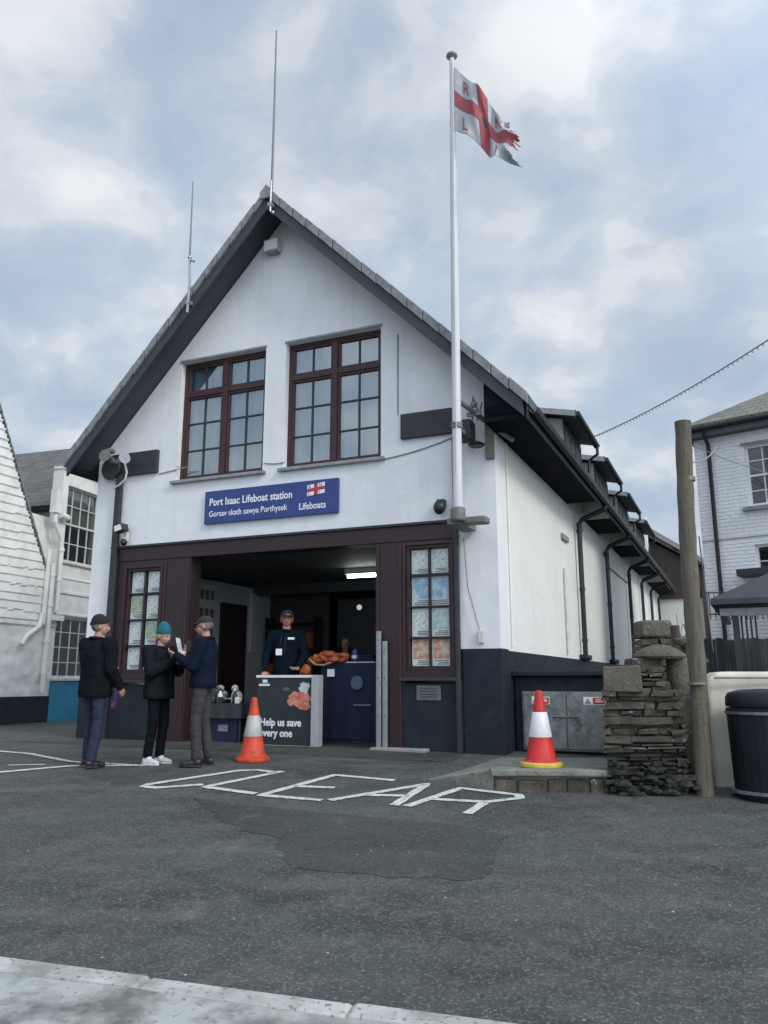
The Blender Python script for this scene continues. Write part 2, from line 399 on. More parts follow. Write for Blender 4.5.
# near pavement with kerb (camera stands on it)
kd = Vector((2.47,-.68,0)).normalized(); kn = Vector((-kd.y, kd.x, 0)); K0 = Vector((-1.87,3.98,0))
pav_z = lambda x, y: -.065*max(0.0, 9.5-y)+.10
pvm = M('pavement_concrete', (.38,.40,.375), (.13,.14,.13), 3.4, lo=.42, hi=.62, rough=.85, bump=.6, bscale=45, speck=(.20,.21,.20), speck_scale=28, speck_at=.62)
kerbm = M('kerb_stone', (.46,.465,.44), (.24,.245,.23), 5, rough=.8, bump=.5, bscale=50, speck=(.2,.2,.19), speck_scale=40, speck_at=.6)
def strip(name, t0, t1, n0, n1, mat, zf, nx=40, ny=24, face=False, wob=.0):
    b = MB(); vs = []
    for j in range(ny+1):
        for i in range(nx+1):
            p = K0 + kd*(t0+(t1-t0)*i/nx) - kn*(n0+(n1-n0)*j/ny)
            w = noise.noise(p*1.5)*.012+noise.noise(p*7)*.004
            vs.append((p.x, p.y, zf(p.x, p.y)+w*wob))
    b.add(vs, [(j*(nx+1)+i, j*(nx+1)+i+1, (j+1)*(nx+1)+i+1, (j+1)*(nx+1)+i) for j in range(ny) for i in range(nx)])
    return tag(b.build(name, mat, smooth=True), kind='structure')
strip('near_pavement', -8, 9, .135, 12, pvm, pav_z, 120, 80, wob=1)
kb = MB()
t = -8.0; rk = random.Random(3)
while t < 9:
    L_ = .9+rk.uniform(-.03, .03); d0 = rk.uniform(-.006, .006)
    kb.box(t+.002, t+L_-.002, d0, .125+d0, -.2, .104+rk.uniform(-.004,.004), lambda a, b_, c: (lambda p: (p.x, p.y, pav_z(p.x, p.y)-.10+c))(K0+kd*a-kn*b_))
    t += L_
tag(kb.build('kerb', kerbm, bevel=.02), kind='structure')
kb = MB().box(-8, 9, .01, .14, -.2, .092, lambda a, b_, c: (lambda p: (p.x, p.y, pav_z(p.x, p.y)-.10+c))(K0+kd*a-kn*b_))
tag(kb.build('kerb_bedding', conc), kind='structure')

# ------------------------------------------------------------------ the lifeboat station
ST = thing('lifeboat_station', P0, 'white gabled lifeboat station with burgundy door frame and row of roof dormers', 'lifeboat station')
ZT = 8.79; UA = 3.5; SR = 1.0; SL = 1.071
def ztop(u): return ZT-SR*(UA-u) if u < UA else ZT-SL*(u-UA)
W = 7.1; LEN = 24.0
def column(b, u0, u1, z0, z1, t0=0.0, t1=.30, F=BZ):
    b.prism([(u0,z0),(u1,z0),(u1,z1),(u0,z1)], F, t0, t1)
wb = MB()
def topband(u0, u1, z0, t1=.3):
    top = lambda u: ztop(u)-.22
    pts = [(u0, z0), (u1, z0), (u1, top(u1))]
    if u0 < UA < u1: pts.append((UA, top(UA)))
    pts.append((u0, top(u0)))
    wb.prism(pts, BZ, 0, t1)
W1 = (3.77, 5.44, 4.20, 6.29); W2 = (1.73, 3.39, 4.20, 6.29)
topband(0, .6, 1.38); topband(.6, W2[0], 3.14); 
column(wb, W2[0], W2[1], 3.14, W2[2]); topband(W2[0], W2[1], W2[3])
topband(W2[1], W1[0], 3.14)
column(wb, W1[0], W1[1], 3.14, W1[2]); topband(W1[0], W1[1], W1[3])
topband(W1[1], 6.62, 3.14); topband(6.62, W, 1.38)
wb.build('front_wall', white, ST)
# side walls
sb = MB(); sb.box(0, .3, .3, LEN, 1.36, 4.97, B); sb.build('side_wall', cream, ST)
sb = MB(); sb.box(W-.3, W, .3, LEN, 0, 4.7, B); sb.box(.3, W-.3, LEN-.3, LEN, 0, 7.9-.2, B); sb.build('rear_walls', white, ST)
# plinth (dark painted base), slightly proud
pl = MB(); pl.box(-.03, .52, -.035, .3, -.1, 1.38, B); pl.box(-.03, .3, .3, LEN, -.1, 1.36, B); pl.box(6.66, W+.03, -.035, .3, -.1, 1.38, B)
pl.build('plinth', plinth, ST, bevel=.012)
# ledge chips on top of side plinth
sm = MB()
rk = random.Random(5)
for v0 in (6.0, 9.9, 14.1):
    MB().box(-.13, 0.0, v0-.45, v0+.25, 1.36, 1.46, B).build('plinth_step', plinth, ST, bevel=.02)
# main roof: two slabs with real thickness, overhang .5 in front
def roof_slab(b, ua, ub, t0, t1, th, lift=0):
    za, zb = ztop(ua)+lift, ztop(ub)+lift
    b.prism([(ua, za), (ub, zb), (ub, zb-th), (ua, za-th)], BZ, t0, t1)
rb = MB(); roof_slab(rb, -.62, UA, -.5, LEN+.2, .14); rb.build('roof_slope', roofm, ST)
rb = MB(); roof_slab(rb, UA, 7.36, -.5, LEN+.2, .14); rb.build('roof_slope', roofm, ST)
# ridge tiles
rt = MB()
for i in range(54):
    v0 = -.52+i*.455
    rt.prism([(UA-.16, ZT-.13), (UA, ZT+.045), (UA+.16, ZT-.13), (UA+.12, ZT-.15), (UA, ZT+.0), (UA-.12, ZT-.15)], BZ, v0, v0+.44)
rt.build('ridge_tiles', slate_l, ST)
# verge slates: pale stepped edge along the front
vg = MB(); rk = random.Random(2)
for (ua, ub) in ((-.62, UA), (UA, 7.36)):
    n = 17
    for i in range(n):
        a = ua+(ub-ua)*i/n; c = ua+(ub-ua)*(i+1)/n; l = .012+rk.uniform(0, .012)
        za, zc = ztop(a)+l, ztop(c)+l
        vg.prism([(a+.006, za), (c-.006, zc), (c-.006, zc-.165), (a+.006, za-.165)], BZ, -.56-rk.uniform(0, .012), -.30)
vg.build('verge_slates', slate_l, ST, bevel=.006)
# barge boards and sloping soffit
for (ua, ub) in ((-.55, UA), (UA, 7.30)):
    za, zb = ztop(ua)-.15, ztop(ub)-.15
    MB().prism([(ua, za), (ub, zb), (ub, zb-.21), (ua, za-.21)], BZ, -.53, -.485).build('barge_board', M('barge_paint',(.036,.042,.051),(.050,.056,.066),5,rough=.65,bump=.3,bscale=25), ST)
for (ua, ub) in ((-.55, UA), (UA, 7.30)):
    za, zb = ztop(ua)-.145, ztop(ub)-.145
    MB().prism([(ua, za), (ub, zb), (ub, zb-.05), (ua, za-.05)], BZ, -.484, -.003).build('soffit', soffitm, ST)
pk = MB(); pk.prism([(UA-.12, ZT-.07), (UA, ZT+.06), (UA+.12, ZT-.07), (UA+.10, ZT-.19), (UA-.10, ZT-.19)], BZ, -.59, -.555); pk.build('apex_cap', lead, ST, bevel=.01)
# boxed eaves along the side, in bays between the wall dormers
DORM = [(5.05, 7.0), (8.7, 10.8), (12.7, 15.0), (17.0, 19.4)]
prev = -.48
for a, c in DORM+[(LEN+.1, 0)]:
    ev = MB()
    ev.box(-.58, -.004, prev, a, 4.37, 4.42, B)
    if prev > 0:
        MB().prism([(-.57,4.40),(-.004,4.40),(-.004,4.98),(-.57,4.52)], BZ, prev-.03, prev-.002).build('eave_cheek', cream, ST)
    ev.box(-.58, -.004, prev, prev+.03, 4.42, 4.58, B); ev.box(-.58, -.004, a-.03, a, 4.42, 4.58, B)
    ev.prism([(-.56, 4.42), (-.004, 4.42), (-.004, 5.0), (-.56, 4.5)], BZ, prev, prev+.04); ev.prism([(-.56, 4.42), (-.004, 4.42), (-.004, 5.0), (-.56, 4.5)], BZ, a-.04, a)
    prev = c
    ev.build('boxed_eaves', eavem, ST)
fs = MB().box(-.60, -.575, -.48, LEN+.1, 4.36, 4.56, B); fs.build('fascia', dark, ST)
gt = MB()
prof = [(-.60,4.50),(-.62,4.44),(-.665,4.415),(-.71,4.44),(-.73,4.50),(-.72,4.50),(-.70,4.45),(-.665,4.43),(-.63,4.45),(-.61,4.50)]
gt.prism(prof, BZ, -.45, LEN); gt.build('gutter', black_pl, ST)
# left eaves
ev = MB(); ev.box(W+.004, 7.32, -.48, LEN, 4.42, 4.5, B); ev.build('boxed_eaves', eavem, ST)
# dormers
def dormer(v0, v1, i):
    zf = 6.12; u0 = 0.0
    b = MB(); b.box(u0, u0+.12, v0, v1, 4.98, zf, B)
    bk = lambda u, z, t: B(u, t, z)
    ck = MB(); ck.prism([(u0+.0, 5.0), (u0+.0, zf), (1.35, zf+.26), (1.35, 6.4), (.3, 5.35)], BZ, v0-.03, v0-.002)
    for vv in (v0, v1-.1):
        b.prism([(u0+.12, 4.98), (u0+.12, zf), (1.35, zf+.26), (1.35, 6.4), (.3, 5.35)], BZ, vv, vv+.1)
    w = b.build('dormer', dark, ST); ck.build('cheek', slate_l, w); MB().box(-.10,-.03,v0-.05,v1+.05,4.98,5.10,B).build('flashing', lead, w)
    r = MB(); r.prism([(-.26, zf), (1.65, zf+.42), (1.65, zf+.52), (-.26, zf+.10)], BZ, v0-.18, v1+.18); r.build('dormer_roof', roofm, w)
    r = MB(); r.prism([(-.29, zf-.03), (1.6, zf+.39), (1.6, zf+.50), (-.29, zf+.09)], BZ, v0-.21, v0-.185)
    r.build('verge_board', lead, w)
    r = MB(); r.box(-.30, -.27, v0-.2, v1+.2, zf-.06, zf+.10, B); r.build('fascia', dark, w)
    r = MB(); r.tube([B(-.34, v0-.2, zf+.02), B(-.34, v1+.22, zf+.0)], .05, 8); r.tube([B(-.34, v1+.1, zf-.02), B(-.34, v1+.12, zf-.22), B(-.15, v1+.14, zf-.34), B(-.13, v1+.14, zf-.62)], .035, 8); r.build('gutter', black_pl, w)
    f = MB(); n = 2
    f.box(-.025, -.002, v0+.1, v1-.1, 5.10, 5.17, B); f.box(-.025, -.002, v0+.1, v1-.1, zf-.17, zf-.1, B)
    for k in range(4):
        vv = v0+.1+(v1-.2-v0-.07)*k/3; f.box(-.025, -.002, vv, vv+.07, 5.17, zf-.17, B)
    fo = f.build('window_frame', dark, w)
    MB().box(-.012, -.006, v0+.17, v1-.17, 5.17, zf-.17, B).build('pane', room_d, fo)
for i, (a, c) in enumerate(DORM): dormer(a, c, i)

# upper windows
def casement(Wn, name):
    u0, u1, z0, z1 = Wn; d = .10
    f = MB(); t = .06
    f.box(u0, u1, d, d+.09, z0, z0+t, B); f.box(u0, u1, d, d+.09, z1-t, z1, B)
    f.box(u0, u0+t, d, d+.09, z0+t, z1-t, B); f.box(u1-t, u1, d, d+.09, z0+t, z1-t, B)
    um = (u0+u1)/2; zt = z1-.57
    f.box(um-.045, um+.045, d-.012, d+.095, z0+t, z1-t, B)
    for a, c in ((u0+t, um-.045), (um+.045, u1-t)): f.box(a, c, d-.008, d+.095, zt-.045, zt+.04, B)
    fo = f.build('window', burg2, ST, bevel=.006)
    # inner sashes
    s = MB(); gbars = MB()
    for a, c in ((u0+t, um-.045), (um+.045, u1-t)):
        for z_a, z_b, rows in ((z0+t, zt-.045, 3), (zt+.04, z1-t, 1)):
            w = .036; y0, y1 = d+.012, d+.07
            s.box(a, c, y0, y1, z_a, z_a+w, B); s.box(a, c, y0, y1, z_b-w, z_b, B); s.box(a, a+w, y0, y1, z_a+w, z_b-w, B); s.box(c-w, c, y0, y1, z_a+w, z_b-w, B)
            m_ = (a+c)/2; gbars.box(m_-.011, m_+.011, y0+.012, y1-.01, z_a+w, z_b-w, B)
            for k in range(1, rows):
                zz = z_a+(z_b-z_a)*k/rows; gbars.box(a+w, m_-.011, y0+.012, y1-.01, zz-.011, zz+.011, B); gbars.box(m_+.011, c-w, y0+.012, y1-.01, zz-.011, zz+.011, B)
    s.build('sash', burg2, fo, bevel=.004)
    gbars.build('glazing_bars', dark, fo)
    MB().box(u0+t, u1-t, d+.045, d+.049, z0+t, z1-t, B).build('pane', glz, fo)
    MB().box(u0-.07, u1+.07, -.075, d, z0-.055, z0-.002, B).build('sill', lead, fo, bevel=.008)
    MB().box(u0-.02, u1+.02, -.02, .06, z1+.002, z1+.035, B).build('drip', lead, fo)
    cu = MB(); n = 60
    for side, (ca, cc) in enumerate(((u0-.2, u1+.2),)):
        vs = []
        for k in range(n+1):
            uu = ca+(cc-ca)*k/n; o = .235+.018*math.sin(k*1.1)+.012*math.sin(k*.47+side)
            vs += [B(uu, o, z0-.1), B(uu, o, z1+.25)]
        cu.add(vs, [(2*k, 2*k+2, 2*k+3, 2*k+1) for k in range(n)])
    cu.build('curtain', blind, fo, smooth=True)
casement(W1, 'a'); casement(W2, 'b')

# beam, posts and front woodwork
bm_ = MB(); bm_.box(.6, 6.62, -.03, .25, 2.90, 3.13, B); bm_.build('beam', burg, ST, bevel=.01)
MB().box(.56, 6.66, -.06, .0, 3.13, 3.165, B).build('beam_flashing', dark, ST)
def front_window(u0, u1, z0, z1, name):
    """tall shopfront light with glazing bars, returns frame object"""
    f = MB(); t = .05; d = .0
    f.box(u0, u1, d, d+.08, z0, z0+t, B); f.box(u0, u1, d, d+.08, z1-t, z1, B); f.box(u0, u0+t, d, d+.08, z0+t, z1-t, B); f.box(u1-t, u1, d, d+.08, z0+t, z1-t, B)
    um = (u0+u1)/2; f.box(um-.014, um+.014, d+.012, d+.07, z0+t, z1-t, B)
    for k in range(1, 4):
        zz = z0+(z1-z0)*k/4
        f.box(u0+t, um-.014, d+.015, d+.065, zz-.013, zz+.013, B); f.box(um+.014, u1-t, d+.015, d+.065, zz-.013, zz+.013, B)
    fo = f.build('window', burg, ST, bevel=.004)
    MB().box(u0+t, u1-t, d+.045, d+.049, z0+t, z1-t, B).build('pane', glz3, fo)
    return fo
RW = (.66, 1.34, 1.10, 2.84); LW = (5.60, 6.32, 1.08, 2.78)
front_window(*RW, 'r'); front_window(*LW, 'l')
pt = MB()
# right panel surround
pt.box(.60, RW[0]-.002, -.02, .1, .86, 2.9, B); pt.box(RW[1]+.002, 1.80, -.02, .25, 0, 2.9, B); pt.box(RW[0], RW[1], -.02, .1, RW[3]+.002, 2.9, B); pt.box(RW[0], RW[1], -.02, .1, .97, RW[2]-.002, B)
pt.build('door_surround', burg, ST, bevel=.006)
pt = MB()
pt.box(5.03, LW[0]-.002, -.02, .25, 0, 2.9, B); pt.box(LW[1]+.002, 6.62, -.02, .1, .9, 2.9, B); pt.box(LW[0], LW[1], -.02, .1, LW[3]+.002, 2.9, B); pt.box(LW[0], LW[1], -.02, .1, .97, LW[2]-.002, B)
pt.build('door_surround', burg, ST, bevel=.006)
for a in (1.40, 1.74, 5.06, 5.50): MB().box(a, a+.035, -.035, -.022, .02, 2.88, B).build('architrave', burg2, ST)
for (a, c, e, f) in ((RW[0]-.03, RW[1]+.03, RW[2]-.03, RW[3]+.03), (LW[0]-.03, LW[1]+.03, LW[2]-.03, LW[3]+.03)):
    tr = MB(); tr.box(a, c, -.032, -.022, f-.03, f, B); tr.box(a, a+.03, -.032, -.022, e, f-.03, B); tr.box(c-.03, c, -.032, -.022, e, f-.03, B); tr.build('architrave', burg2, ST)
bp = MB(); bp.box(.52, 1.40, -.028, .12, -.1, .93, B); bp.build('stall_riser', plinth, ST, bevel=.01); bp = MB(); bp.box(5.50, 6.66, -.028, .12, -.1, .9, B); bp.build('stall_riser', plinth, ST, bevel=.01)
sl = MB(); sl.box(.58, 1.42, -.10, -.0, .955, 1.0, B); sl.build('front_sill', dark, ST, bevel=.008); sl = MB(); sl.box(5.5, 6.5, -.10, -.0, .93, .97, B); sl.build('front_sill', dark, ST, bevel=.008)
th_ = MB(); th_.box(1.0, 1.80, -.22, -.02, -.02, .075, B); th_.build('threshold', conc, ST, bevel=.015)
# posters behind the glass
paper = M('poster_paper', (.80,.81,.80), (.70,.72,.72), 6, rough=.6)
pcols = [M('print_blue', (.25,.42,.62), (.62,.72,.78), 9, lo=.4, hi=.6, rough=.5), M('print_orange', (.62,.20,.10), (.72,.62,.52), 12, lo=.4, hi=.6, rough=.5), M('print_teal', (.40,.55,.60), (.72,.76,.76), 14, lo=.4, hi=.6, rough=.5), M('print_green', (.35,.40,.28), (.62,.63,.55), 16, lo=.45, hi=.6, rough=.5), M('print_text', (.78,.78,.76), (.42,.42,.43), 30, lo=.5, hi=.6, rough=.5)]
def poster(u0, u1, z0, z1, pic, label, grp):
    r = thing('poster', B((u0+u1)/2, .07, z0), label, 'poster', grp)
    MB().box(u0, u1, .070, .074, z0, z1, B).build('sheet', paper, r)
    h = z1-z0; MB().box(u0+.02, u1-.02, .066, .069, z0+h*.25, z1-.025, B).build('picture', pic, r)
    t = MB(); rr = random.Random(int(u0*100+z0*10))
    for k in range(3): t.box(u0+.03, u1-.03-rr.random()*.08, .066, .069, z0+h*(.05+.06*k), z0+h*(.075+.06*k), B)
    t.build('caption', dark, r)
g = 'posters in the right front window'
um = 1.0
poster(1.01,1.28,2.44,2.78, pcols[4],'plain pale sheet, top left of the right front window',g); poster(.72,.985,2.44,2.78,pcols[4],'plain pale sheet, top right of the right front window',g)
poster(.72,1.28,1.98,2.40, pcols[0],'blue seascape poster in the second row of the right front window',g)
poster(.72,.985,1.56,1.95,pcols[2],'pale teal poster, third row right of the right front window',g); poster(1.01,1.28,1.56,1.95,pcols[4],'grey printed poster, third row left of the right front window',g)
poster(1.01,1.28,1.16,1.54,pcols[1],'orange picture poster at bottom left of the right front window',g); poster(.72,.985,1.16,1.54,pcols[1],'orange and blue poster at bottom right of the right front window',g)
g = 'notices in the left front window'
rows = [(2.38,2.72),(1.95,2.33),(1.53,1.91),(1.14,1.49)]
nm = ['top','second','third','bottom']
for k,(a,c) in enumerate(rows):
    poster(5.98,6.26,a,c,pcols[[4,3,4,4][k]],'printed white notice, %s row left of the left front window'%nm[k],g)
    poster(5.66,5.93,a,c,pcols[[4,4,3,4][k]],'printed white notice, %s row right of the left front window'%nm[k],g)
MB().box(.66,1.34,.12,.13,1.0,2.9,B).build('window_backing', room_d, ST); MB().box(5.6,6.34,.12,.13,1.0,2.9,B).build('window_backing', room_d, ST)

# interior
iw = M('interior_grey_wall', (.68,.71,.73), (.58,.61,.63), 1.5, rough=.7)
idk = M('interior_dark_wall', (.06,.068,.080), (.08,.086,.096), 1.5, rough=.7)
iwd = M('interior_brown_door', (.06,.035,.03), (.04,.024,.02), 4, rough=.5, stretch=(5,5,.5))
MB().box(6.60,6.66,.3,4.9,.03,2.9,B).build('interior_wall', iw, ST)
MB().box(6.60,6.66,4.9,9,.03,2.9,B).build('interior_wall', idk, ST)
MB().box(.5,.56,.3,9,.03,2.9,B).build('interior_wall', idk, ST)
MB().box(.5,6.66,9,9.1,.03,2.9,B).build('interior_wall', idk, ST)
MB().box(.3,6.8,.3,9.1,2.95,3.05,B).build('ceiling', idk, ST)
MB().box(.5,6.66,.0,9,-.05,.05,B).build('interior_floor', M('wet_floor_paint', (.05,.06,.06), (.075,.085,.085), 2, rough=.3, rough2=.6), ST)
jb = MB()
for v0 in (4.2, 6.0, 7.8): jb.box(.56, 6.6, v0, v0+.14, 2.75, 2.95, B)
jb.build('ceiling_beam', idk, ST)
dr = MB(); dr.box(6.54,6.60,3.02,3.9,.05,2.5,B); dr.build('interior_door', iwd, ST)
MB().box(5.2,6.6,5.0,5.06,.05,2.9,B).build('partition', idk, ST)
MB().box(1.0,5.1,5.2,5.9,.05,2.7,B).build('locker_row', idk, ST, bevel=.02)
# framed photo boards on left interior wall
def board(u,v0,v1,z0,z1,label,rows=4,cols=4):
    r = thing('notice_board', B(u,(v0+v1)/2,z0), label, 'notice board')
    MB().box(u,u+.02,v0,v1,z0,z1,B).build('board', M('board_white', (.80,.82,.80),(.72,.74,.72),3,rough=.6), r)
    for i in range(rows):
        for j in range(cols):
            a = v0+(v1-v0)*(j+.15)/cols; c = v0+(v1-v0)*(j+.85)/cols; e = z0+(z1-z0)*(i+.2)/rows; f = z0+(z1-z0)*(i+.72)/rows
            MB().box(u-.006,u-.001,a,c,e,f,B).build('photograph', M('print_grey',(.13,.13,.13),(.28,.27,.25),25,lo=.4,hi=.6,rough=.4), r)
board(6.565,2.12,2.78,1.35,2.80,'white board of crew photographs on the wall inside the doorway')
# round-topped pipe light strip beside the inner doorway
# ceiling lamp
fl = thing('ceiling_light', B(3.2,2.5,2.85), 'lit white fluorescent tube under the dark garage ceiling', 'ceiling light')
MB().tube([B(2.88,2.5,2.80),B(3.50,2.5,2.80)], .024, 10).build('tube', emis('tube_glow',(.9,1,.95),13), fl, smooth=True)
MB().box(2.83,3.55,2.46,2.54,2.84,2.95,B).build('housing', whitep, fl, bevel=.005)

# dark corner boards / rainwater pipes on the front
dp = MB(); dp.box(6.50,6.62,-.10,-.032,.0,4.40,B); dp.build('corner_post', dark, ST, bevel=.012)
dp = MB(); dp.box(.535,.60,-.10,-.032,.0,4.35,B); dp.build('corner_post', dark, ST, bevel=.012)
tb = MB(); tb.box(5.80,6.92,-.07,-.002,4.38,4.78,B); tb.build('timber_panel', dark, ST, bevel=.01); tb = MB(); tb.box(.60,1.39,-.07,-.002,4.42,4.80,B); tb.build('timber_panel', dark, ST, bevel=.01)
# thin cables on render
cb_ = MB()
cb_.tube([B(5.78,-.012,4.36),B(5.2,-.012,4.42),B(5.42,-.03,4.44)], .008, 6)
def sag(a, c, s, n=24):
    a, c = Vector(a), Vector(c)
    return [a.lerp(c, i/n) - Z*s*4*(i/n)*(1-i/n) for i in range(n+1)]
cb_.tube(sag(B(1.70,-.012,4.16),B(.62,-.012,4.36),.03), .009, 6)
cb_.tube(sag(B(3.74,-.012,4.33),B(3.36,-.012,4.30),.02), .008, 6)
cb_.tube([B(1.45,-.012,6.1),B(1.45,-.012,4.82)], .010, 6)
cb_.tube([B(.47,-.03,2.9),B(.42,-.05,2.2),B(.30,-.06,1.75),B(.26,-.04,1.58)], .008, 6)
cb_.build('cable_run', lead, ST)
MB().box(.21,.29,-.07,-.01,1.45,1.62,B).build('cable_box', offw, ST, bevel=.008)
# ventilation box near apex
vb = thing('alarm_box', B(3.64,-.01,7.9), 'small white box high under the gable apex', 'alarm box')
MB().box(3.52,3.78,-.17,-.003,7.94,8.13,B).build('case', whitep, vb, bevel=.015); MB().box(3.55,3.75,-.16,-.02,7.915,7.938,B).build('grille', lead, vb)
# side wall fittings: bands of vents and downpipes
vt = MB()
for v0, z in ((4.3,3.55),(5.95,4.05),(9.4,3.95),(13.8,3.9)): vt.box(-.05,0,v0,v0+.55,z,z+.11,B)
vt.build('ledge', lead, ST, bevel=.01)
MB().tube([B(-.03,4.35,1.42),B(-.03,4.35,3.0)], .022, 8).build('waste_pipe', offw, ST, smooth=True)
MB().tube([B(-.015,.55,1.42),B(-.015,.55,4.36)], .014, 6).build('conduit', cream, ST, smooth=True)
MB().tube([B(-.02,10,3.75),B(-.02,13.6,3.75)], .02, 6).build('conduit', lead, ST, smooth=True)
for i, v0 in enumerate((5.7, 9.3, 13.4, 16.6, 19.4, 22.2)):
    d = MB(); d.tube([B(-.665,v0,4.44),B(-.63,v0,4.34),B(-.16,v0,4.16),B(-.10,v0,4.06),B(-.10,v0,2.7)], .05, 8); d.tube([B(-.10,v0,2.75),B(-.10,v0,1.42),B(-.18,v0,1.36)], .05, 8)
    for z in (3.9,2.72,1.7): d.tube([B(-.10,v0,z),B(-.10,v0,z+.06)], .062, 8)
    d.build('downpipe', black_pl, ST, smooth=False)

# ------------------------------------------------------------------ sign board
blue = M('sign_blue', (.022,.050,.20), (.028,.058,.22), 3, rough=.35)
whl = M('white_lettering', (.80,.82,.84), (.76,.78,.80), 5, rough=.5)
red = M('logo_red', (.55,.03,.04), (.5,.03,.04), 5, rough=.5)
navy = M('logo_navy', (.012,.02,.10), (.014,.022,.11), 5, rough=.5)
sg = thing('station_sign', B(3.6,-.04,3.4), 'blue name board with white lettering above the station doorway', 'sign')
MB().box(2.40,4.79,-.06,-.004,3.41,3.945,B).build('board', blue, sg, bevel=.006)
SF = lambda x, y, z: B(4.70-x, -.064-z, y)
text_mesh('Port Isaac Lifeboat station', .172, whl, 'lettering', sg, lambda x,y,z: SF(x, y+3.70, z), offset=.003, sx=.84)
text_mesh('Gorsav skath sawya Porthysek', .135, whl, 'lettering', sg, lambda x,y,z: SF(x, y+3.52, z), offset=.001, sx=.86)
text_mesh('Lifeboats', .15, whl, 'lettering', sg, lambda x,y,z: SF(x+1.64, y+3.50, z), offset=.002, sx=.85)
def house_flag(parent, fr, w, h):
    """small emblem: white flag, navy-edged red cross"""
    MB().box(0,w,0,.002,0,h,fr).build('emblem', whl, parent)
    c = MB(); c.box(0,w,-.002,-.0005,h*.36,h*.64,fr); c.box(w*.40,w*.60,-.002,-.0005,0,h*.35,fr); c.box(w*.40,w*.60,-.002,-.0005,h*.65,h,fr); c.build('emblem', navy, parent)
    c = MB(); c.box(0,w,-.004,-.0025,h*.41,h*.59,fr); c.box(w*.43,w*.57,-.004,-.0025,0,h*.405,fr); c.box(w*.43,w*.57,-.004,-.0025,h*.595,h,fr); c.build('emblem', red, parent)
house_flag(sg, lambda a,b,c: B(2.92-a,-.066+b,3.70+c+a*.10), .30, .17)
for s, x, y in (('R',.02,.115),('N',.2,.115),('L',.02,.01),('I',.2,.01)):
    text_mesh(s, .07, red, 'lettering', sg, lambda X,Y,Zz,x=x,y=y: B(2.92-x-X,-.068-Zz,3.70+y+Y+(x+X)*.10))

# ------------------------------------------------------------------ flagpole + flag
PB0, PT = .325, (.28, 10.02)
FDU, FDS, FDZ = -.13, .963, .036
fp = thing('flagpole', B(.33,-.68,3.1), 'tall white flagpole bracketed to the right of the front wall', 'flagpole')
top = B(PT[0],-.68,PT[1])
PB = lambda z: PB0 + (PT[0]-PB0)*(z-3.16)/(PT[1]-3.16)
MB().tube([B(PB0,-.68,3.10),B(PB(6.5),-.68,6.5),top], [.066,.056,.036], 16).build('pole', M('white_pole_paint',(.66,.68,.70),(.52,.54,.56),4,rough=.5,stretch=(1,1,.2)), fp, smooth=True)
MB().lathe([(.0,.0),(.045,.0),(.08,.025),(.085,.04),(.08,.06),(.05,.075),(.0,.08)], top, 16).build('truck', lead, fp)
MB().lathe([(.09,0),(.10,.02),(.10,.16),(.075,.18)], B(PB0,-.68,3.0), 16).build('shoe', steel_d, fp)
k = MB(); k.box(PB0-.04,PB0+.16,-.66,-.03,2.97,3.05,B); k.box(-.02,PB0-.05,-.62,-.40,2.98,3.06,B); k.build('wall_bracket', steel_d, fp, bevel=.006)
k = MB(); k.tube([B(PB(4.3),-.68,4.26),B(PB(4.3),-.68,4.34)],.08,14); k.box(PB0-.02,PB0+.06,-.64,-.03,4.27,4.33,B); k.build('wall_bracket', steel_d, fp, bevel=.006)
MB().tube([B(PT[0]-.03,-.725,PT[1]-.1),B(PB(7)-.03,-.75,7),B(PB0-.02,-.755,3.6)], .005, 6).build('halyard', whitep, fp)
# flag cloth
fw = M('flag_white',(.52,.53,.54),(.40,.41,.43),6,rough=.8); fr_ = M('flag_red',(.42,.09,.11),(.36,.08,.09),6,rough=.8); fb_ = M('flag_navy',(.12,.13,.19),(.09,.10,.15),6,rough=.8); fo_ = M('flag_orange_mark',(.5,.16,.08),(.4,.1,.06),6,rough=.8)
FL = MB(); nx, ny = 84, 56; o = 0
def flagpt(s, t):
    """s 0..1 along the fly, t 0 top .. 1 bottom"""
    u = .37 - .90*s - .05*math.sin(s*7)*s
    z = 10.18 - 1.12*t*(1-.28*s) - 1.42*s**1.05 + .12*s*s*t
    z -= .06*math.sin(s*9+t*2)*s
    v = -.34 + .10*math.sin(s*11+t*2.5)*min(1, s*2.2) + .05*math.sin(s*23-t*6)*s - .12*s
    if s > .8: v += .10*math.sin(t*14)*(s-.8)*4; u += .09*math.sin(t*9+1)*(s-.8)*4
    return B(u+FDU, v-.38, z*FDS+FDZ)
for j in range(ny+1):
    for i in range(nx+1): FL.v.append(flagpt(i/nx, j/ny))
rk = random.Random(11)
edge = [nx-2-int(6*abs(noise.noise(Vector((j*.35, 3.3, 0))))*2) - (4 if 18 < j < 22 or 36 < j < 39 else 0) for j in range(ny)]
for j in range(ny):
    for i in range(nx):
        if i > edge[j]: continue
        s, t = (i+.5)/nx, (j+.5)/ny; x = s*1.5
        def incross(w): return abs(t-.5) < w or abs(x-.75) < w*1.0
        mi = 0
        if incross(.132): mi = 2
        if incross(.115): mi = 1
        if (x-.75)**2+(t-.5)**2 < .0125: mi = 3
        if (x-.75)**2+(t-.5)**2 < .005: mi = 2
        FL.f.append([j*(nx+1)+i, j*(nx+1)+i+1, (j+1)*(nx+1)+i+1, (j+1)*(nx+1)+i]); FL.m.append(mi)
flag = thing('flag', B(.30,-.72,9.3), 'tattered white lifeboat flag with red cross and red letters flying from the flagpole', 'flag')
fobj = FL.build('cloth', [fw, fr_, fb_, fo_], flag, smooth=True)
sol = fobj.modifiers.new('s','SOLIDIFY'); sol.thickness = .003
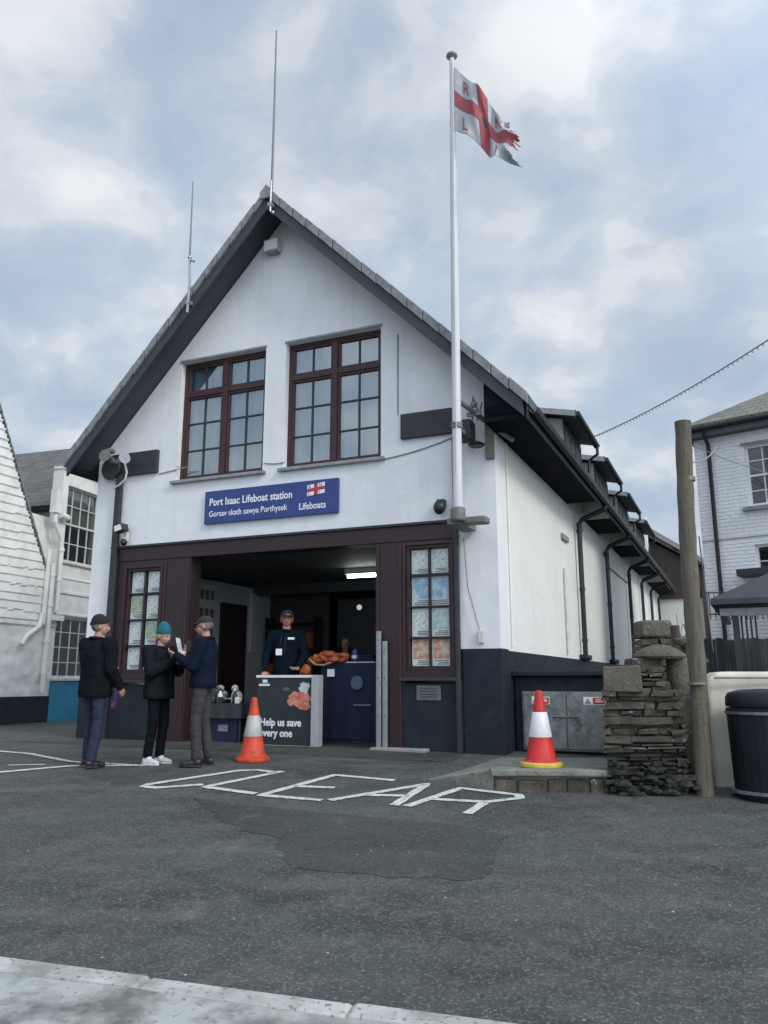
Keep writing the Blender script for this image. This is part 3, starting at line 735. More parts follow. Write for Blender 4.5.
for ch, s0, t0 in (('R',.13,.30),('N',.68,.30),('L',.13,.93),('I',.72,.93)):
    for off in (-.006, .006):
        def FF(x, y, z, s0=s0, t0=t0, off=off):
            s_, t_ = s0+x/1.5, t0-y
            p = flagpt(s_, t_); n = (flagpt(s_+.01, t_)-p).cross(flagpt(s_, t_+.01)-p).normalized()
            return p+n*(off+z)
        text_mesh(ch, .30, fr_, 'letter', flag, FF, extr=.0008)

# ------------------------------------------------------------------ antennas
an = thing('whip_antenna', B(3.44,-.45,8.5), 'tall thin whip aerial rising from the gable apex', 'antenna', 'roof aerials')
MB().tube([B(3.38,-.60,8.72),B(3.38,-.6,10.0),B(3.39,-.60,11.72)], [.022,.018,.012], 8).build('whip', M('grey_fibreglass',(.20,.22,.24),(.15,.165,.18),5,rough=.5), an, smooth=True)
k = MB(); k.tube([B(3.38,-.62,8.3),B(3.38,-.62,8.85)],.016,8); k.box(3.35,3.42,-.64,-.53,8.40,8.46,B); k.ball(B(3.33,-.62,8.27),.03,8); k.build('clamp', steel, an)
an = thing('whip_antenna', B(4.98,-.55,6.9), 'shorter whip aerial clamped to the left roof verge', 'antenna', 'roof aerials')
MB().tube([B(4.91,-.62,7.8),B(4.93,-.62,9.25)], [.016,.009], 8).build('whip', MATS['grey_fibreglass'], an, smooth=True)
k = MB(); k.tube([B(4.90,-.62,6.85),B(4.88,-.62,7.4),B(4.91,-.62,7.85)],.022,8); k.box(4.86,4.94,-.64,-.54,7.0,7.06,B); k.tube([B(4.91,-.62,7.80),B(4.81,-.62,7.74)],.018,8); k.ball(B(4.91,-.62,7.84),.035,8); k.build('mast_arm', steel, an)

# ------------------------------------------------------------------ siren (left corner): two horns on a dark disc
si = thing('siren', B(6.5,-.12,4.35), 'grey twin horn siren on a dark round plate at the left corner', 'siren')
k = MB(); k.lathe([(.0,0),(.19,0),(.20,.02),(.19,.04),(0,.05)], B(6.72,-.10,4.52), 24, ax=tuple(NF)); k.build('mounting_plate', dark, si, smooth=True)
k = MB()
k.tube([B(6.62,-.22,4.66),B(6.60,-.34,4.66),B(6.58,-.44,4.66)],[.035,.05,.105],16); k.build('horn', steel_d, si, smooth=True)
k = MB(); k.tube([B(6.52,-.22,4.60),B(6.36,-.30,4.60),B(6.22,-.36,4.60)],[.035,.05,.10],16); k.build('horn', MATS['galvanised_steel'], si, smooth=True)
k = MB(); k.tube([B(6.6,-.12,4.6),B(6.6,-.26,4.62)],.04,8); k.lathe([(0,0),(.07,.01),(.085,.04),(.06,.08),(0,.09)], B(6.62,-.28,4.74), 16); k.build('driver', steel_d, si, smooth=True)
k = MB(); pts=[]
for i in range(14):
    t_=i/13*math.pi; pts.append(B(6.34-.12*math.sin(t_),-.20,4.48-.32*(i/13)+.0))
k.tube([B(6.36,-.2,4.56),B(6.30,-.2,4.40),B(6.34,-.18,4.28),B(6.48,-.16,4.20),B(6.62,-.14,4.16)],.018,8); k.build('cable', offw, si, smooth=True)
def floodlight(u, z, label, name='floodlight', s=1):
    t = thing(name, B(u,-.05,z), label, 'security light')
    MB().box(u-.04,u+.04,-.10,-.035,z-.05,z+.10,B).build('mount', offw, t, bevel=.008)
    k = MB(); k.prism([(u-.09,z+.12),(u+.09,z+.08),(u+.11,z+.2),(u-.05,z+.24)], BZ, -.26, -.10); k.build('lamp_head', dark, t, bevel=.012)
    k = MB(); k.prism([(u-.07,z+.125),(u+.07,z+.092),(u+.085,z+.185),(u-.035,z+.215)], BZ, -.268, -.262); k.build('lens', whitep, t)
    MB().ball(B(u-.02,-.14,z-.07),.06,12).build('sensor', black_pl, t, smooth=True)
    MB().tube([B(u,-.08,z),B(u-.02,-.14,z-.03)],.02,8).build('arm', offw, t)
floodlight(6.34, 3.28, 'small floodlight with round sensor beside the left corner post')
t = thing('floodlight', B(.78,-.03,3.3), 'small round black lamp at the right end above the beam', 'security light')
MB().ball(B(.78,-.13,3.33),(.085,.085,.10),16).build('lamp_head', black_pl, t, smooth=True); MB().box(.72,.84,-.09,-.003,3.36,3.46,B).build('mount', black_pl, t, bevel=.01)
# plaque and right bracket with camera
pq = thing('plaque', B(1.02,-.04,.75), 'small grey metal plaque below the right front window', 'plaque')
MB().box(.83,1.18,-.045,-.03,.70,.90,B).build('plate', M('plaque_metal',(.16,.18,.18),(.10,.11,.11),20,rough=.5,metal=.3), pq, bevel=.004)
t2 = MB()
for i in range(4): t2.box(.88,1.13,-.048,-.046,.74+i*.036,.75+i*.036,B)
t2.build('inscription', dark, pq)
br = thing('wall_bracket', B(.1,-.05,4.3), 'weathered steel arm bracket with camera fittings below the right eave', 'bracket')
k = MB(); k.tube([B(.38,-.55,4.75),B(.02,-.05,4.45),B(-.2,.25,4.3)],.035,8); k.build('arm', steel_d, br)
MB().box(.0,.12,-.06,-.002,3.98,4.55,B).build('back_plate', M('weathered_wood',(.22,.21,.17),(.13,.13,.11),14,rough=.8,bump=.4,stretch=(6,6,1)), br, bevel=.006)
k = MB(); k.box(.24,.42,-.34,-.10,4.22,4.50,B); k.build('junction_box', MATS['dark_board_paint'], br, bevel=.01)
k = MB(); k.tube([B(.25,-.2,4.5),B(.22,-.25,4.85),B(.16,-.2,4.62)],.014,6); k.tube([B(.18,-.2,4.5),B(.12,-.15,4.78)],.012,6); k.ball(B(.2,-.28,4.72),.05,8); k.box(.1,.3,-.30,-.26,4.55,4.6,B); k.build('cable', lead, br)
k = MB(); k.lathe([(0,0),(.10,.0),(.12,.03),(.05,.07),(0,.08)], B(.2,-.2,4.13), 12); k.build('lamp', black_pl, br, smooth=True)

# ------------------------------------------------------------------ helpers for neighbours
def frame(o, d, n):
    o, d, n = Vector((o[0], o[1], 0)), Vector((*d, 0)), Vector((*n, 0))
    return lambda a, t, z: o + d*a - n*t + Z*z       # a along, t into the building, z up
def holed(F, u0, u1, z0, z1, holes, t0, t1):
    """wall slab with rectangular openings"""
    us = sorted({u0, u1, *[h[0] for h in holes], *[h[1] for h in holes]}); zs = sorted({z0, z1, *[h[2] for h in holes], *[h[3] for h in holes]})
    b = MB()
    for i in range(len(us)-1):
        for j in range(len(zs)-1):
            cu, cz = (us[i]+us[i+1])/2, (zs[j]+zs[j+1])/2
            if any(h[0] < cu < h[1] and h[2] < cz < h[3] for h in holes): continue
            b.box(us[i], us[i+1], t0, t1, zs[j], zs[j+1], F)
    return b
def sash(F, h, cols, rows, parent, fmat, d=.08, meeting=True, blindmat=None, backm=None, sill=True):
    u0, u1, z0, z1 = h; f = MB(); t = .05
    f.box(u0, u1, d, d+.07, z0, z0+t, F); f.box(u0, u1, d, d+.07, z1-t, z1, F); f.box(u0, u0+t, d, d+.07, z0+t, z1-t, F); f.box(u1-t, u1, d, d+.07, z0+t, z1-t, F)
    zm = (z0+z1)/2
    if meeting: f.box(u0+t, u1-t, d, d+.06, zm-.022, zm+.022, F)
    for k in range(1, cols):
        uu = u0+(u1-u0)*k/cols; f.box(uu-.011, uu+.011, d+.02, d+.055, z0+t, z1-t, F)
    for k in range(1, rows):
        zz = z0+(z1-z0)*k/rows
        if meeting and abs(zz-zm) < .03: continue
        f.box(u0+t, u1-t, d+.022, d+.053, zz-.010, zz+.010, F)
    fo = f.build('window', fmat, parent)
    MB().box(u0+t, u1-t, d+.04, d+.043, z0+t, z1-t, F).build('pane', glz2, fo)
    MB().box(u0+.01, u1-.01, d+.25, d+.27, z0, z1, F).build('backing', backm or room_d, fo)
    if blindmat: MB().box(u0+t, u1-t, d+.09, d+.10, zm-.05, z1-t, F).build('blind', blindmat, fo)
    if sill: MB().box(u0-.06, u1+.06, -.06, d, z0-.06, z0-.003, F).build('sill', fmat, fo, bevel=.006)
    return fo

# ------------------------------------------------------------------ left: slate hung gable house
aA = R(21.4); dA = (math.sin(aA), math.cos(aA)); nA = (math.cos(aA), -math.sin(aA)); FA = frame((-7.57,18.4), dA, nA)
HA = thing('slate_hung_house', FA(-2,0,0), 'white painted slate hung gable house at the left edge with black base', 'house')
lw = M('limewashed_slate', (.79,.79,.75), (.56,.56,.50), 2.2, lo=.45, hi=.8, rough=.75, bump=.5, bscale=22, bdist=.02)
def verge(d): 
    if d > -.45: return 3.2
    if d > -3.6: return 3.45+(-.5-d)*1.92
    return 3.45+3.1*1.92-(-3.6-d)*1.92
def reliefgrid(name, F, d0, d1, z0f, z1f, nx, nz_, off, mat, parent, skip=None):
    b = MB(); vs = []
    for j in range(nz_+1):
        for i in range(nx+1):
            d = d0+(d1-d0)*i/nx; z = z0f+(z1f-z0f)*j/nz_; vs.append(F(d, -off(d, z), z))
    fs = []
    for j in range(nz_):
        for i in range(nx):
            d = d0+(d1-d0)*(i+.5)/nx; z = z0f+(z1f-z0f)*(j+.5)/nz_
            if skip and skip(d, z): continue
            fs.append((j*(nx+1)+i, j*(nx+1)+i+1, (j+1)*(nx+1)+i+1, (j+1)*(nx+1)+i))
    b.add(vs, fs); return b.build(name, mat, parent, smooth=False)
def courses(d, z):
    w = z + .045*noise.noise(Vector((d*.9, z*.5, 1.7))) + .012*noise.noise(Vector((d*6, z*2, 4)))
    k = (w/.19) % 1.0
    slate = .006*noise.noise(Vector((math.floor(d/.17), math.floor(w/.19), 2))*3.1)
    return .012+.027*(1-k)+slate+.03*noise.noise(Vector((d*.8, z*.8, 7)))
reliefgrid('slate_hanging', FA, -8, -.45, 2.25, 9.2, 150, 200, courses, lw, HA, skip=lambda d, z: z > verge(d)-.06)
def stucco(d, z):
    return .03*noise.noise(Vector((d*1.3, z*1.3, 5)))+.02*noise.noise(Vector((d*5, z*5, 9)))+.012+(.05 if z > 2.16 else 0)
reliefgrid('stucco', FA, -8, -.05, .6, 2.25, 130, 40, stucco, lw, HA, skip=lambda d, z: -2.6 < d < -1.62 and 1.35 < z < 2.1)
b = MB(); b.prism([(-8,0),(-.05,0),(-.05,2.25),(-8,2.25)], lambda a, c, t: FA(a, t, c), .04, .3); b.prism([(-8,2.25),(-.45,2.25),(-.45,3.2),(-3.6,verge(-3.6)-.1),(-6.7,3.45),(-8,3.2)], lambda a, c, t: FA(a, t, c), .03, .3)
b.build('wall', lw, HA)
MB().box(-8, .0, -.045, .06, -.1, .62, FA).build('plinth', plinth, HA, bevel=.01)
vb = MB()
for k in range(22):
    a = -.42-3.18*k/22; c = -.42-3.18*(k+1)/22
    vb.prism([(a, verge(a-.01)-.02), (c, verge(c)-.02), (c, verge(c)+.035), (a, verge(a-.01)+.045)], lambda p, q, t: FA(p, t, q), -.07, .3)
vb.build('verge', slate_l, HA)
b = MB(); zz = verge(-3.6); b.add([FA(-.4,-.02,3.3), FA(-3.6,-.02,zz), FA(-3.6,7,zz), FA(-.4,7,3.3), FA(-6.8,-.02,3.3), FA(-6.8,7,3.3)], [(0,1,2,3),(1,4,5,2)]); b.build('roof', roofB, HA)
sash(FA, (-2.6,-1.62,1.35,2.1), 2, 2, HA, offw)
# ------------------------------------------------------------------ cottage behind with blue panel
aB = R(16); dB = (math.sin(aB), math.cos(aB)); nB = (math.cos(aB), -math.sin(aB)); FB = frame((-7.57,18.4), dB, nB)
HB = thing('cottage', FB(.5,0,0), 'cream cottage with sash windows and turquoise panel between the two gables', 'house')
h1 = (.02,1.30,3.72,5.55); h2 = (-.02,1.30,1.02,2.42)
holed(FB, -.18, 4, .0, 5.9, [h1, h2], 0, .3).build('wall', lw, HB)
MB().box(-1.4,-.18,.22,.5,0,4.7,FB).build('wall', lw, HB)
sash(FB, h1, 4, 4, HB, offw, blindmat=offw); sash(FB, h2, 4, 4, HB, offw, meeting=False, backm=M('curtained_room',(.16,.13,.11),(.08,.07,.065),4,rough=.8))
teal = M('turquoise_paint', (.025,.22,.36), (.02,.17,.28), 3, rough=.5, bump=.2, bscale=10)
b = MB(); b.box(-.08, 1.5, -.05, -.002, .0, .95, FB)
b.build('panel', teal, HB, bevel=.008)
MB().box(-.10, 1.5, -.09, -.0, .955, 1.0, FB).build('panel_sill', offw, HB)
b = MB(); b.box(-.17, 4, -.03, -.002, 2.95, 3.02, FB); b.box(-.17, 4, -.02, -.002, 3.3, 3.34, FB); b.box(-.1, 1.5, -.04, -.002, 2.45, 2.50, FB); b.box(-.2, 4.05, -.06, .3, 5.9, 5.98, FB); b.build('string_course', lw, HB, bevel=.01)
# roof: slope facing the camera, ridge well back
b = MB(); ue = Vector((-.94,.34,0))
e0 = FB(.6, -1.5, 5.5) ; 
def RB(a, dd, z): return Vector((FB(0,0,0).x, FB(0,0,0).y, 0)) + Vector((.95,-.31,0))*a + Vector((.31,.95,0))*dd + Z*z
b.add([RB(-9,.2,5.15), RB(-.32,.2,5.15), RB(-.32,1.35,5.95), RB(.25,1.35,5.95), RB(.25,4.4,8.05), RB(-9,4.4,8.05), RB(.25,8.6,5.2), RB(-9,8.6,5.2)], [(0,1,2,3,4,5),(5,4,6,7)]); 
ro = b.build('roof', roofB, HB); so = ro.modifiers.new('s','SOLIDIFY'); so.thickness = .12
b = MB(); b.box(-9,-.4,0,8,0,5.05, lambda a,t,z: RB(a,.5+t,z)); b.build('rear_wall', lw, HB)
# pipes in the corner
b = MB(); b.box(-.62,-.40,-.20,-.04,4.75,5.30,FB); b.tube([FB(-.51,-.12,4.78),FB(-.50,-.12,4.55),FB(-.22,-.12,4.15),FB(-.19,-.12,3.9),FB(-.19,-.12,2.5)],.05,10); b.tube([FB(-.30,-.10,4.75),FB(-.05,-.10,4.72)],.075,10)
for z in (3.9,3.2,2.5): b.tube([FB(-.19,-.12,z),FB(-.19,-.12,z+.07)],.065,10)
b.box(-.30,.02,-.18,-.03,2.30,2.42,FB)
b.build('downpipe', lw, HB)
b = MB(); b.tube([FA(-.50,-.09,3.9),FA(-.50,-.09,2.2)],.05,10); b.tube([FA(-.36,-.10,3.6),FA(-.36,-.10,.7)],.06,10)
for z in (3.3,2.6,1.8,1.1): b.tube([FA(-.36,-.10,z),FA(-.36,-.10,z+.06)],.075,10)
b.build('downpipe', lw, HA)
b = MB(); b.tube([FA(-.55,-.10,2.45),FA(-.60,-.10,2.15),FA(-.95,-.11,1.92),FA(-1.08,-.11,1.72)],.055,10); b.build('waste_pipe', lw, HA, smooth=True)

# ------------------------------------------------------------------ right: painted brick house with hipped roof
dC = (.7826,-.6225); nC = (-.6225,-.7826); FC = frame((6.483,17.0), dC, nC)
HC = thing('brick_house', FC(1.5,0,0), 'white painted brick house with mossy hipped roof behind the wooden pole', 'house')
brickw = wall_mat('white_brick', (.78,.80,.82), (.52,.55,.56), dC+(0,), bw=.23, bh=.078, bstr=.9, streak=.45, mortar=.016)
g1 = (1.46,2.42,4.52,5.82); g2 = (1.48,2.44,2.35,3.70); g3 = (4.2,5.1,4.52,5.82)
holed(FC, .44, 7, 0, 6.12, [g1, g2, g3], 0, .3).build('wall', brickw, HC)
MB().box(.44,.74,.3,6,0,6.12,FC).build('wall', brickw, HC)
white_w = M('white_window_paint', (.72,.74,.75), (.62,.64,.65), 5, rough=.5)
for g_ in (g1, g2, g3): sash(FC, g_, 3, 4, HC, white_w, backm=M('grey_room',(.14,.17,.19),(.09,.1,.11),3,rough=.8))
b = MB()
for g_ in (g1, g3): b.box(g_[0]-.12, g_[1]+.12, -.10, .0, g_[2]-.11, g_[2]-.03, FC); b.box(g_[0]-.06, g_[1]+.06, -.04, 0, g_[3]+.01, g_[3]+.06, FC)
b.build('stone_sill', slate_l, HC)
MB().box(.44,7,-.012,-.002,3.86,3.885,FC).build('string_course', lead, HC)
b = MB(); b.box(.34, 7.2, -.22, -.002, 6.12, 6.17, FC); b.box(.34, 7.2, -.24, -.22, 6.12, 6.30, FC); b.box(.30,.34,-.24,6,6.12,6.30,FC); b.box(.34,.44,0,6,6.12,6.17,FC); b.build('fascia', M('blue_grey_fascia',(.07,.085,.10),(.05,.06,.07),4,rough=.6), HC)
b = MB(); b.tube([FC(.30,-.29,6.30),FC(7.2,-.29,6.30)],.055,8); b.build('gutter', black_pl, HC, smooth=True)
b = MB(); b.tube([FC(.75,-.29,6.26),FC(.75,-.2,6.1),FC(.76,-.07,5.95),FC(.76,-.07,0)],.045,8); b.build('downpipe', black_pl, HC, smooth=True)
b = MB(); zr = 8.25
b.add([FC(.26,-.30,6.33), FC(7.3,-.30,6.33), FC(4.6,3.0,zr), FC(3.2,3.0,zr), FC(.26,6.3,6.33), FC(7.3,6.3,6.33)], [(0,1,2,3),(0,3,4),(3,2,5,4),(1,5,2)])
ro = b.build('roof', roofC, HC); so = ro.modifiers.new('s','SOLIDIFY'); so.thickness = .06; so.offset = 1
b = MB(); b.box(1.2,3.4,-.5,-.01,3.02,3.16,FC); b.build('canopy', dark, HC, bevel=.01)
# ------------------------------------------------------------------ rear outbuilding at the end of the station
OB = thing('outbuilding', B(-1,25,0), 'dark timber gabled outbuilding beyond the far end of the station', 'outbuilding')
MB().box(-2.0,2,25.0,29,0,4.3,B).build('wall', cream, OB); MB().prism([(-1.9,4.3),(2,4.3),(2,7.3),(1.5,7.6),(-1.9,5.4)], BZ, 24.9, 28.9).build('timber_gable', iwd, OB)
b = MB(); b.prism([(-2.3,5.5),(1.5,8.2),(4,6.2),(4,5.7),(1.5,7.7),(-2.3,5.2)], BZ, 24.5, 29); b.build('roof', roofm, OB)
b = MB(); b.prism([(-2.35,5.45),(1.5,8.15),(1.5,7.95),(-2.35,5.25)], BZ, 24.42, 24.48); b.build('verge_board', lead, OB)
MB().box(-1.9,-1.6,24.7,25,0,4.7,B).build('post', iwd, OB)
# neighbouring terrace and wall further back on the right so the gap reads as a village
TB = thing('garden_wall', (5.2,14.6,0), 'low rough stone garden wall behind the gatepost', 'wall')
stone_d = M('slate_stone', (.042,.037,.030), (.11,.095,.074), 5, lo=.4, hi=.72, rough=.8, bump=.9, bscale=18, bdist=.02, speck=(.22,.205,.18), speck_scale=14, speck_at=.66)
granite = M('weathered_granite', (.125,.112,.09), (.07,.063,.05), 6, rough=.9, bump=.9, bscale=20, bdist=.02, speck=(.24,.235,.21), speck_scale=50, speck_at=.62)
def rubble(b, F, L, H, depth, seed, rh=(.05,.11), rw=(.12,.42), taper=0, jit=.03):
    rnd = random.Random(seed); z = -.12
    while z < H:
        h = rnd.uniform(*rh); a = rnd.uniform(-.05, 0)
        end = L + taper*(1-z/H)
        while a < end:
            w = rnd.uniform(*rw); w = min(w, end-a+.03); y0 = rnd.uniform(-jit, jit)
            p = [F(x, y, zz) for zz in (z+.004, z+h-.006) for y in (y0, depth) for x in (a+.006, a+w-.006)]
            p = [q + Vector((rnd.uniform(-.016,.016), rnd.uniform(-.018,.018), rnd.uniform(-.011,.011))) for q in p]
            b.add(p, [(0,1,3,2),(4,6,7,5),(0,4,5,1),(2,3,7,6),(0,2,6,4),(1,5,7,3)]); a += w
        z += h
    return b
b = rubble(MB(), lambda x, y, z: Vector((3.30+x, 10.2+y-.1*x, z)), .45, 1.50, .4, 9); b.build('stonework', stone_d, TB, bevel=.01)
PO['garden_wall'] = Vector((5.2,14.6,0))
gb = MB(); gb.box(0,.40,0,.35,1.50,1.72,lambda x,y,z:(3.28+x,10.15+y,z)); gb.build('coping', granite, TB, bevel=.04, seg=3)

# stone wall end beside the platform
SW = thing('stone_wall', (2.55,8.2,-.1), 'rough stacked dark slate stone wall beside the metal cabinet', 'wall')
Vd = Vector((math.sin(phs), math.cos(phs), 0))
FW = lambda x, y, z: Vector((2.175,7.98,0)) + Vector((1,-.03,0))*x + Vector((.30,.954,0))*y + Z*z
def lean(x, y, z):    # right side leans out towards the ground
    return FW(x, y - .0*z, z)
stone_w = M('algae_dark_stone', (.016,.018,.014), (.034,.034,.026), 6, lo=.4, hi=.7, rough=.75, bump=.9, bscale=18, bdist=.02, speck=(.16,.155,.13), speck_scale=12, speck_at=.70)
earth = M('packed_earth', (.022,.020,.015), (.035,.032,.022), 9, rough=.95, bump=1, bscale=30)
b = rubble(MB(), lambda x, y, z: lean(x, y-.02, z), .70, .30, .5, 41, rh=(.03,.075), rw=(.08,.34), taper=.14, jit=.035)
b.build('lower_stonework', stone_w, SW, bevel=.014)
b = rubble(MB(), lambda x, y, z: lean(x, y, z+.43), .70, .40, .5, 4, rh=(.022,.085), rw=(.07,.38), taper=.04, jit=.038)
b.build('stonework', stone_d, SW, bevel=.012)
b = rubble(MB(), lambda x, y, z: lean(x+.36, y+.02, z+.95), .22, .14, .45, 14, rh=(.026,.06), rw=(.08,.24), taper=0, jit=.035)
b.build('upper_stonework', stone_d, SW, bevel=.012)
MB().box(.02,.70,.045,.46,-.12,.84,lean).build('earth_fill', earth, SW)
bb_ = MB(); bb_.box(.03,.66,.45,3.6,-.1,.96,FW); bb_.build('wall_core', stone_d, SW, bevel=.03)
rs = MB(); rnd = random.Random(8)
for i in range(26):
    z = -.05+rnd.random()*.35; x = rnd.uniform(.0,.85); w = rnd.uniform(.04,.09)
    rs.ball(FW(x, -.05-rnd.random()*.05, z*.7-.06), (w, w*.7, w*.45), 8, .5, i)
rs.build('footing_rubble', stone_w, SW)
b = MB()
b.add([FW(-.015,-.03,.86),FW(.375,-.045,.85),FW(.37,.5,.86),FW(-.01,.5,.86),FW(-.005,-.015,1.10),FW(.36,-.03,1.115),FW(.365,.5,1.10),FW(0,.5,1.11)], [(3,2,1,0),(4,5,6,7),(0,1,5,4),(1,2,6,5),(2,3,7,6),(3,0,4,7)])
b.build('top_slab', M('brown_slab',(.125,.108,.085),(.075,.066,.055),4,lo=.35,hi=.65,rough=.9,bump=1,bscale=12,bdist=.03,speck=(.2,.19,.16),speck_scale=30,speck_at=.66), SW, bevel=.014)
moss = M('moss', (.028,.036,.014), (.016,.020,.010), 20, rough=.95, bump=1, bscale=60)
ms = MB(); rnd = random.Random(4)
for i in range(60):
    w = rnd.uniform(.008,.018); ms.ball(FW(rnd.uniform(0,.78), -.045-rnd.random()*.02, rnd.uniform(-.1,.22)), (w*1.8, w*.5, w), 6, .5, i)
tag(ms.build('moss_growth', moss, SW))
GP = thing('gatepost', (2.93,8.75,0), 'round stone gatepost with a domed granite cap beside the wooden pole', 'gatepost')
b = MB(); b.lathe([(.13,-.1),(.13,.6),(.115,.9),(.11,1.20)], (3.14,8.62,0), 18); o = b.build('pillar', granite, GP, smooth=True)
b = MB(); b.lathe([(.02,0),(.25,.0),(.275,.025),(.265,.055),(.17,.115),(.07,.15),(.0,.155)], (2.96,8.62,1.19), 20, sy=.8); b.build('cap', granite, GP, smooth=True)
b = MB(); b.box(2.62,2.95,8.5,8.8,-.1,1.2); b.build('pier', stone_d, GP, bevel=.03)
GQ = thing('wooden_post', (3.4,9.6,0), 'short dark wooden post behind the domed gatepost', 'post')
b = MB(); b.tube([(3.52,9.7,0),(3.54,9.7,1.62)],[.06,.055],10); b.build('post', iwd, GQ)
b = MB(); b.tube([(3.40,9.66,1.3),(3.64,9.72,1.31)],.015,6); b.build('rail', iwd, GQ)
GR = thing('stone_heap', (3.35,8.7,0), 'weathered stones with dry stems stacked right of the pole', 'stone pile')
b = MB(); rnd = random.Random(21)
for i in range(34):
    w = rnd.uniform(.06,.12); b.ball((3.42+rnd.uniform(-.12,.14), 9.0+rnd.uniform(-.12,.12), .05+i*.042), (w, w*.8, w*.5), 8, .5, i)
b.build('stones', granite, GR)
b = MB()
for i in range(40):
    a = Vector((3.42+rnd.uniform(-.1,.12), 8.95+rnd.uniform(-.1,.1), 1.30+rnd.uniform(-.2,.1))); b.tube([a, a+Vector((rnd.uniform(-.08,.08), rnd.uniform(-.05,.05), rnd.uniform(.1,.32)))], .004, 4)
b.build('dry_stems', M('dry_stem',(.15,.13,.08),(.1,.09,.05),9,rough=.9), GR)

lp = thing('lighting_pole', (6.2,8.2,-.1), 'slim grey pole beyond the bin holding the far end of the bulb string', 'pole')
MB().tube([(6.2,8.2,-.1),(6.2,8.2,3.0),(6.2,8.2,6.1)], [.06,.05,.035], 12).build('pole', steel, lp, smooth=True)
MB().box(6.12,6.28,8.12,8.28,-.1,-.04).build('foot_plate', steel_d, lp)
# ------------------------------------------------------------------ low dark annex with cabinet, platform
AX = thing('meter_annex', B(-.7,.5,0), 'low black painted annex against the side wall holding the metal cabinet', 'annex')
b = MB(); b.box(-1.70,-.035,.50,5.0,-.1,1.02,B); b.build('wall', plinth, AX, bevel=.015)
b = MB(); b.box(-1.75,-.036,.38,5.05,1.022,1.09,B); b.build('coping', plinth, AX, bevel=.012)
_Bs = B
B = lambda u, v, z: _Bs(u+.145, v-.45, z)
BZ_ = BZ
BZ = lambda a, b, t: B(a, t, b)
CB = thing('metal_cabinet', B(-.85,.94,.1), 'galvanised double door metal cabinet with red warning signs', 'cabinet')
mottled = M('mottled_galvanised', (.26,.28,.27), (.13,.14,.135), 7, lo=.4, hi=.66, rough=.5, metal=.35, bump=.3, bscale=30, speck=(.33,.34,.33), speck_scale=30, speck_at=.66)
b = MB(); b.box(-1.50,-.30,.86,.948,.06,.82,B); b.build('frame', MATS['mottled_galvanised'], CB, bevel=.01)
for a, c in ((-.885,-.33),(-1.47,-.90)):
    d = MB().box(a if a > c else min(a,c), max(a,c), .835,.857,.09,.79,B).build('door', mottled, CB, bevel=.006)
    k = MB(); k.box(c+.03 if False else min(a,c)+.02, max(a,c)-.02, .828,.834,.42,.435,B) if False else k.box((a+c)/2-.02,(a+c)/2+.02,.828,.834,.1,.12,B); k.build('hinge', steel_d, d)
k = MB(); k.tube([B(-1.05,.815,.50),B(-.72,.815,.50)],.012,8); k.box(-1.0,-.96,.815,.834,.46,.54,B); k.box(-.80,-.76,.815,.834,.46,.54,B); k.box(-1.06,-1.0,.80,.834,.34,.42,B); k.tube([B(-1.03,.81,.42),B(-1.03,.80,.50)],.009,6); k.build('latch', steel_d, CB)
sigr = M('warning_red', (.55,.03,.03), (.5,.03,.03), 5, rough=.5)
for k_, (uu, w) in enumerate(((-.56,.20),(-1.26,.24))):
    s_ = thing('warning_sign', B(uu,.83,.66), ('small red and white warning sign on the left cabinet door','red and white warning sign with triangle on the right cabinet door')[k_], 'warning sign', 'signs on the metal cabinet')
    MB().box(uu-w/2-.02,uu+w/2+.02,.829,.832,.655,.755,B).build('plate', whl, s_)
    q = MB(); q.box(uu-w/2-.01,uu+.02,.825,.828,.665,.745,B); q.build('red_panel', sigr, s_)
    q = MB(); q.prism([(uu+.04,.668),(uu+w/2+.01,.668),(uu+.025+w/4,.742)], BZ, .825,.828); q.build('triangle', M('triangle_grey',(.3,.3,.28),(.25,.25,.24),9), s_)
    q = MB(); q.box(uu-w/2+.01,uu-.005,.822,.8245,.69,.705,B); q.box(uu-w/2+.02,uu-.02,.822,.8245,.715,.728,B); q.build('print', whl if k_ else whl, s_)
B = _Bs
BZ = BZ_
pz = lambda x, y: .115-.044*(y-8.1)
b = MB()
top = [(1.07,8.12),(2.16,8.05),(2.3,8.2),(2.75,10.1),(2.9,11.3),(1.9,11.5),(1.50,10.6)]
n = len(top); b.add([(x, y, pz(x, y)) for x, y in top]+[(x, y, -.25) for x, y in top], [tuple(range(n)), tuple(range(2*n-1,n-1,-1))]+[(i,(i+1)%n,n+(i+1)%n,n+i) for i in range(n)])
plat = M('platform_concrete', (.24,.24,.21), (.14,.145,.125), 4, lo=.35, hi=.7, rough=.85, bump=.6, bscale=30, speck=(.09,.10,.07), speck_scale=30, speck_at=.6)
tag(b.build('step_platform', plat, bevel=.02), kind='structure')
b = MB(); q = [(.42,8.72,-.062),(1.075,8.10,.113),(1.51,10.58,.006),(.98,10.62,.012)]
b.add([Vector(p) for p in q]+[Vector((p[0],p[1],-.25)) for p in q], [(0,1,2,3),(7,6,5,4),(0,4,5,1),(1,5,6,2),(2,6,7,3),(3,7,4,0)])
tag(b.build('ramp_slab', plat, bevel=.012), kind='structure')
# riser stones
b = MB(); rnd = random.Random(3); a = 1.07
while a < 2.1:
    w = rnd.uniform(.18,.36); y0 = rnd.uniform(-.03,.0)
    b.box(a+.008, min(a+w,2.15)-.008, 8.085+y0-.06*(a-1.07), 8.3, -.2, rnd.uniform(.015,.05)); a += w
tag(b.build('step_riser', stone_d, bevel=.02), kind='structure')
b = MB(); b.box(1.04,2.2,8.04,8.22,.055,.117, lambda x,y,z:(x, y-.06*(x-1.07), z)); tag(b.build('step_edge', plat, bevel=.014), kind='structure')

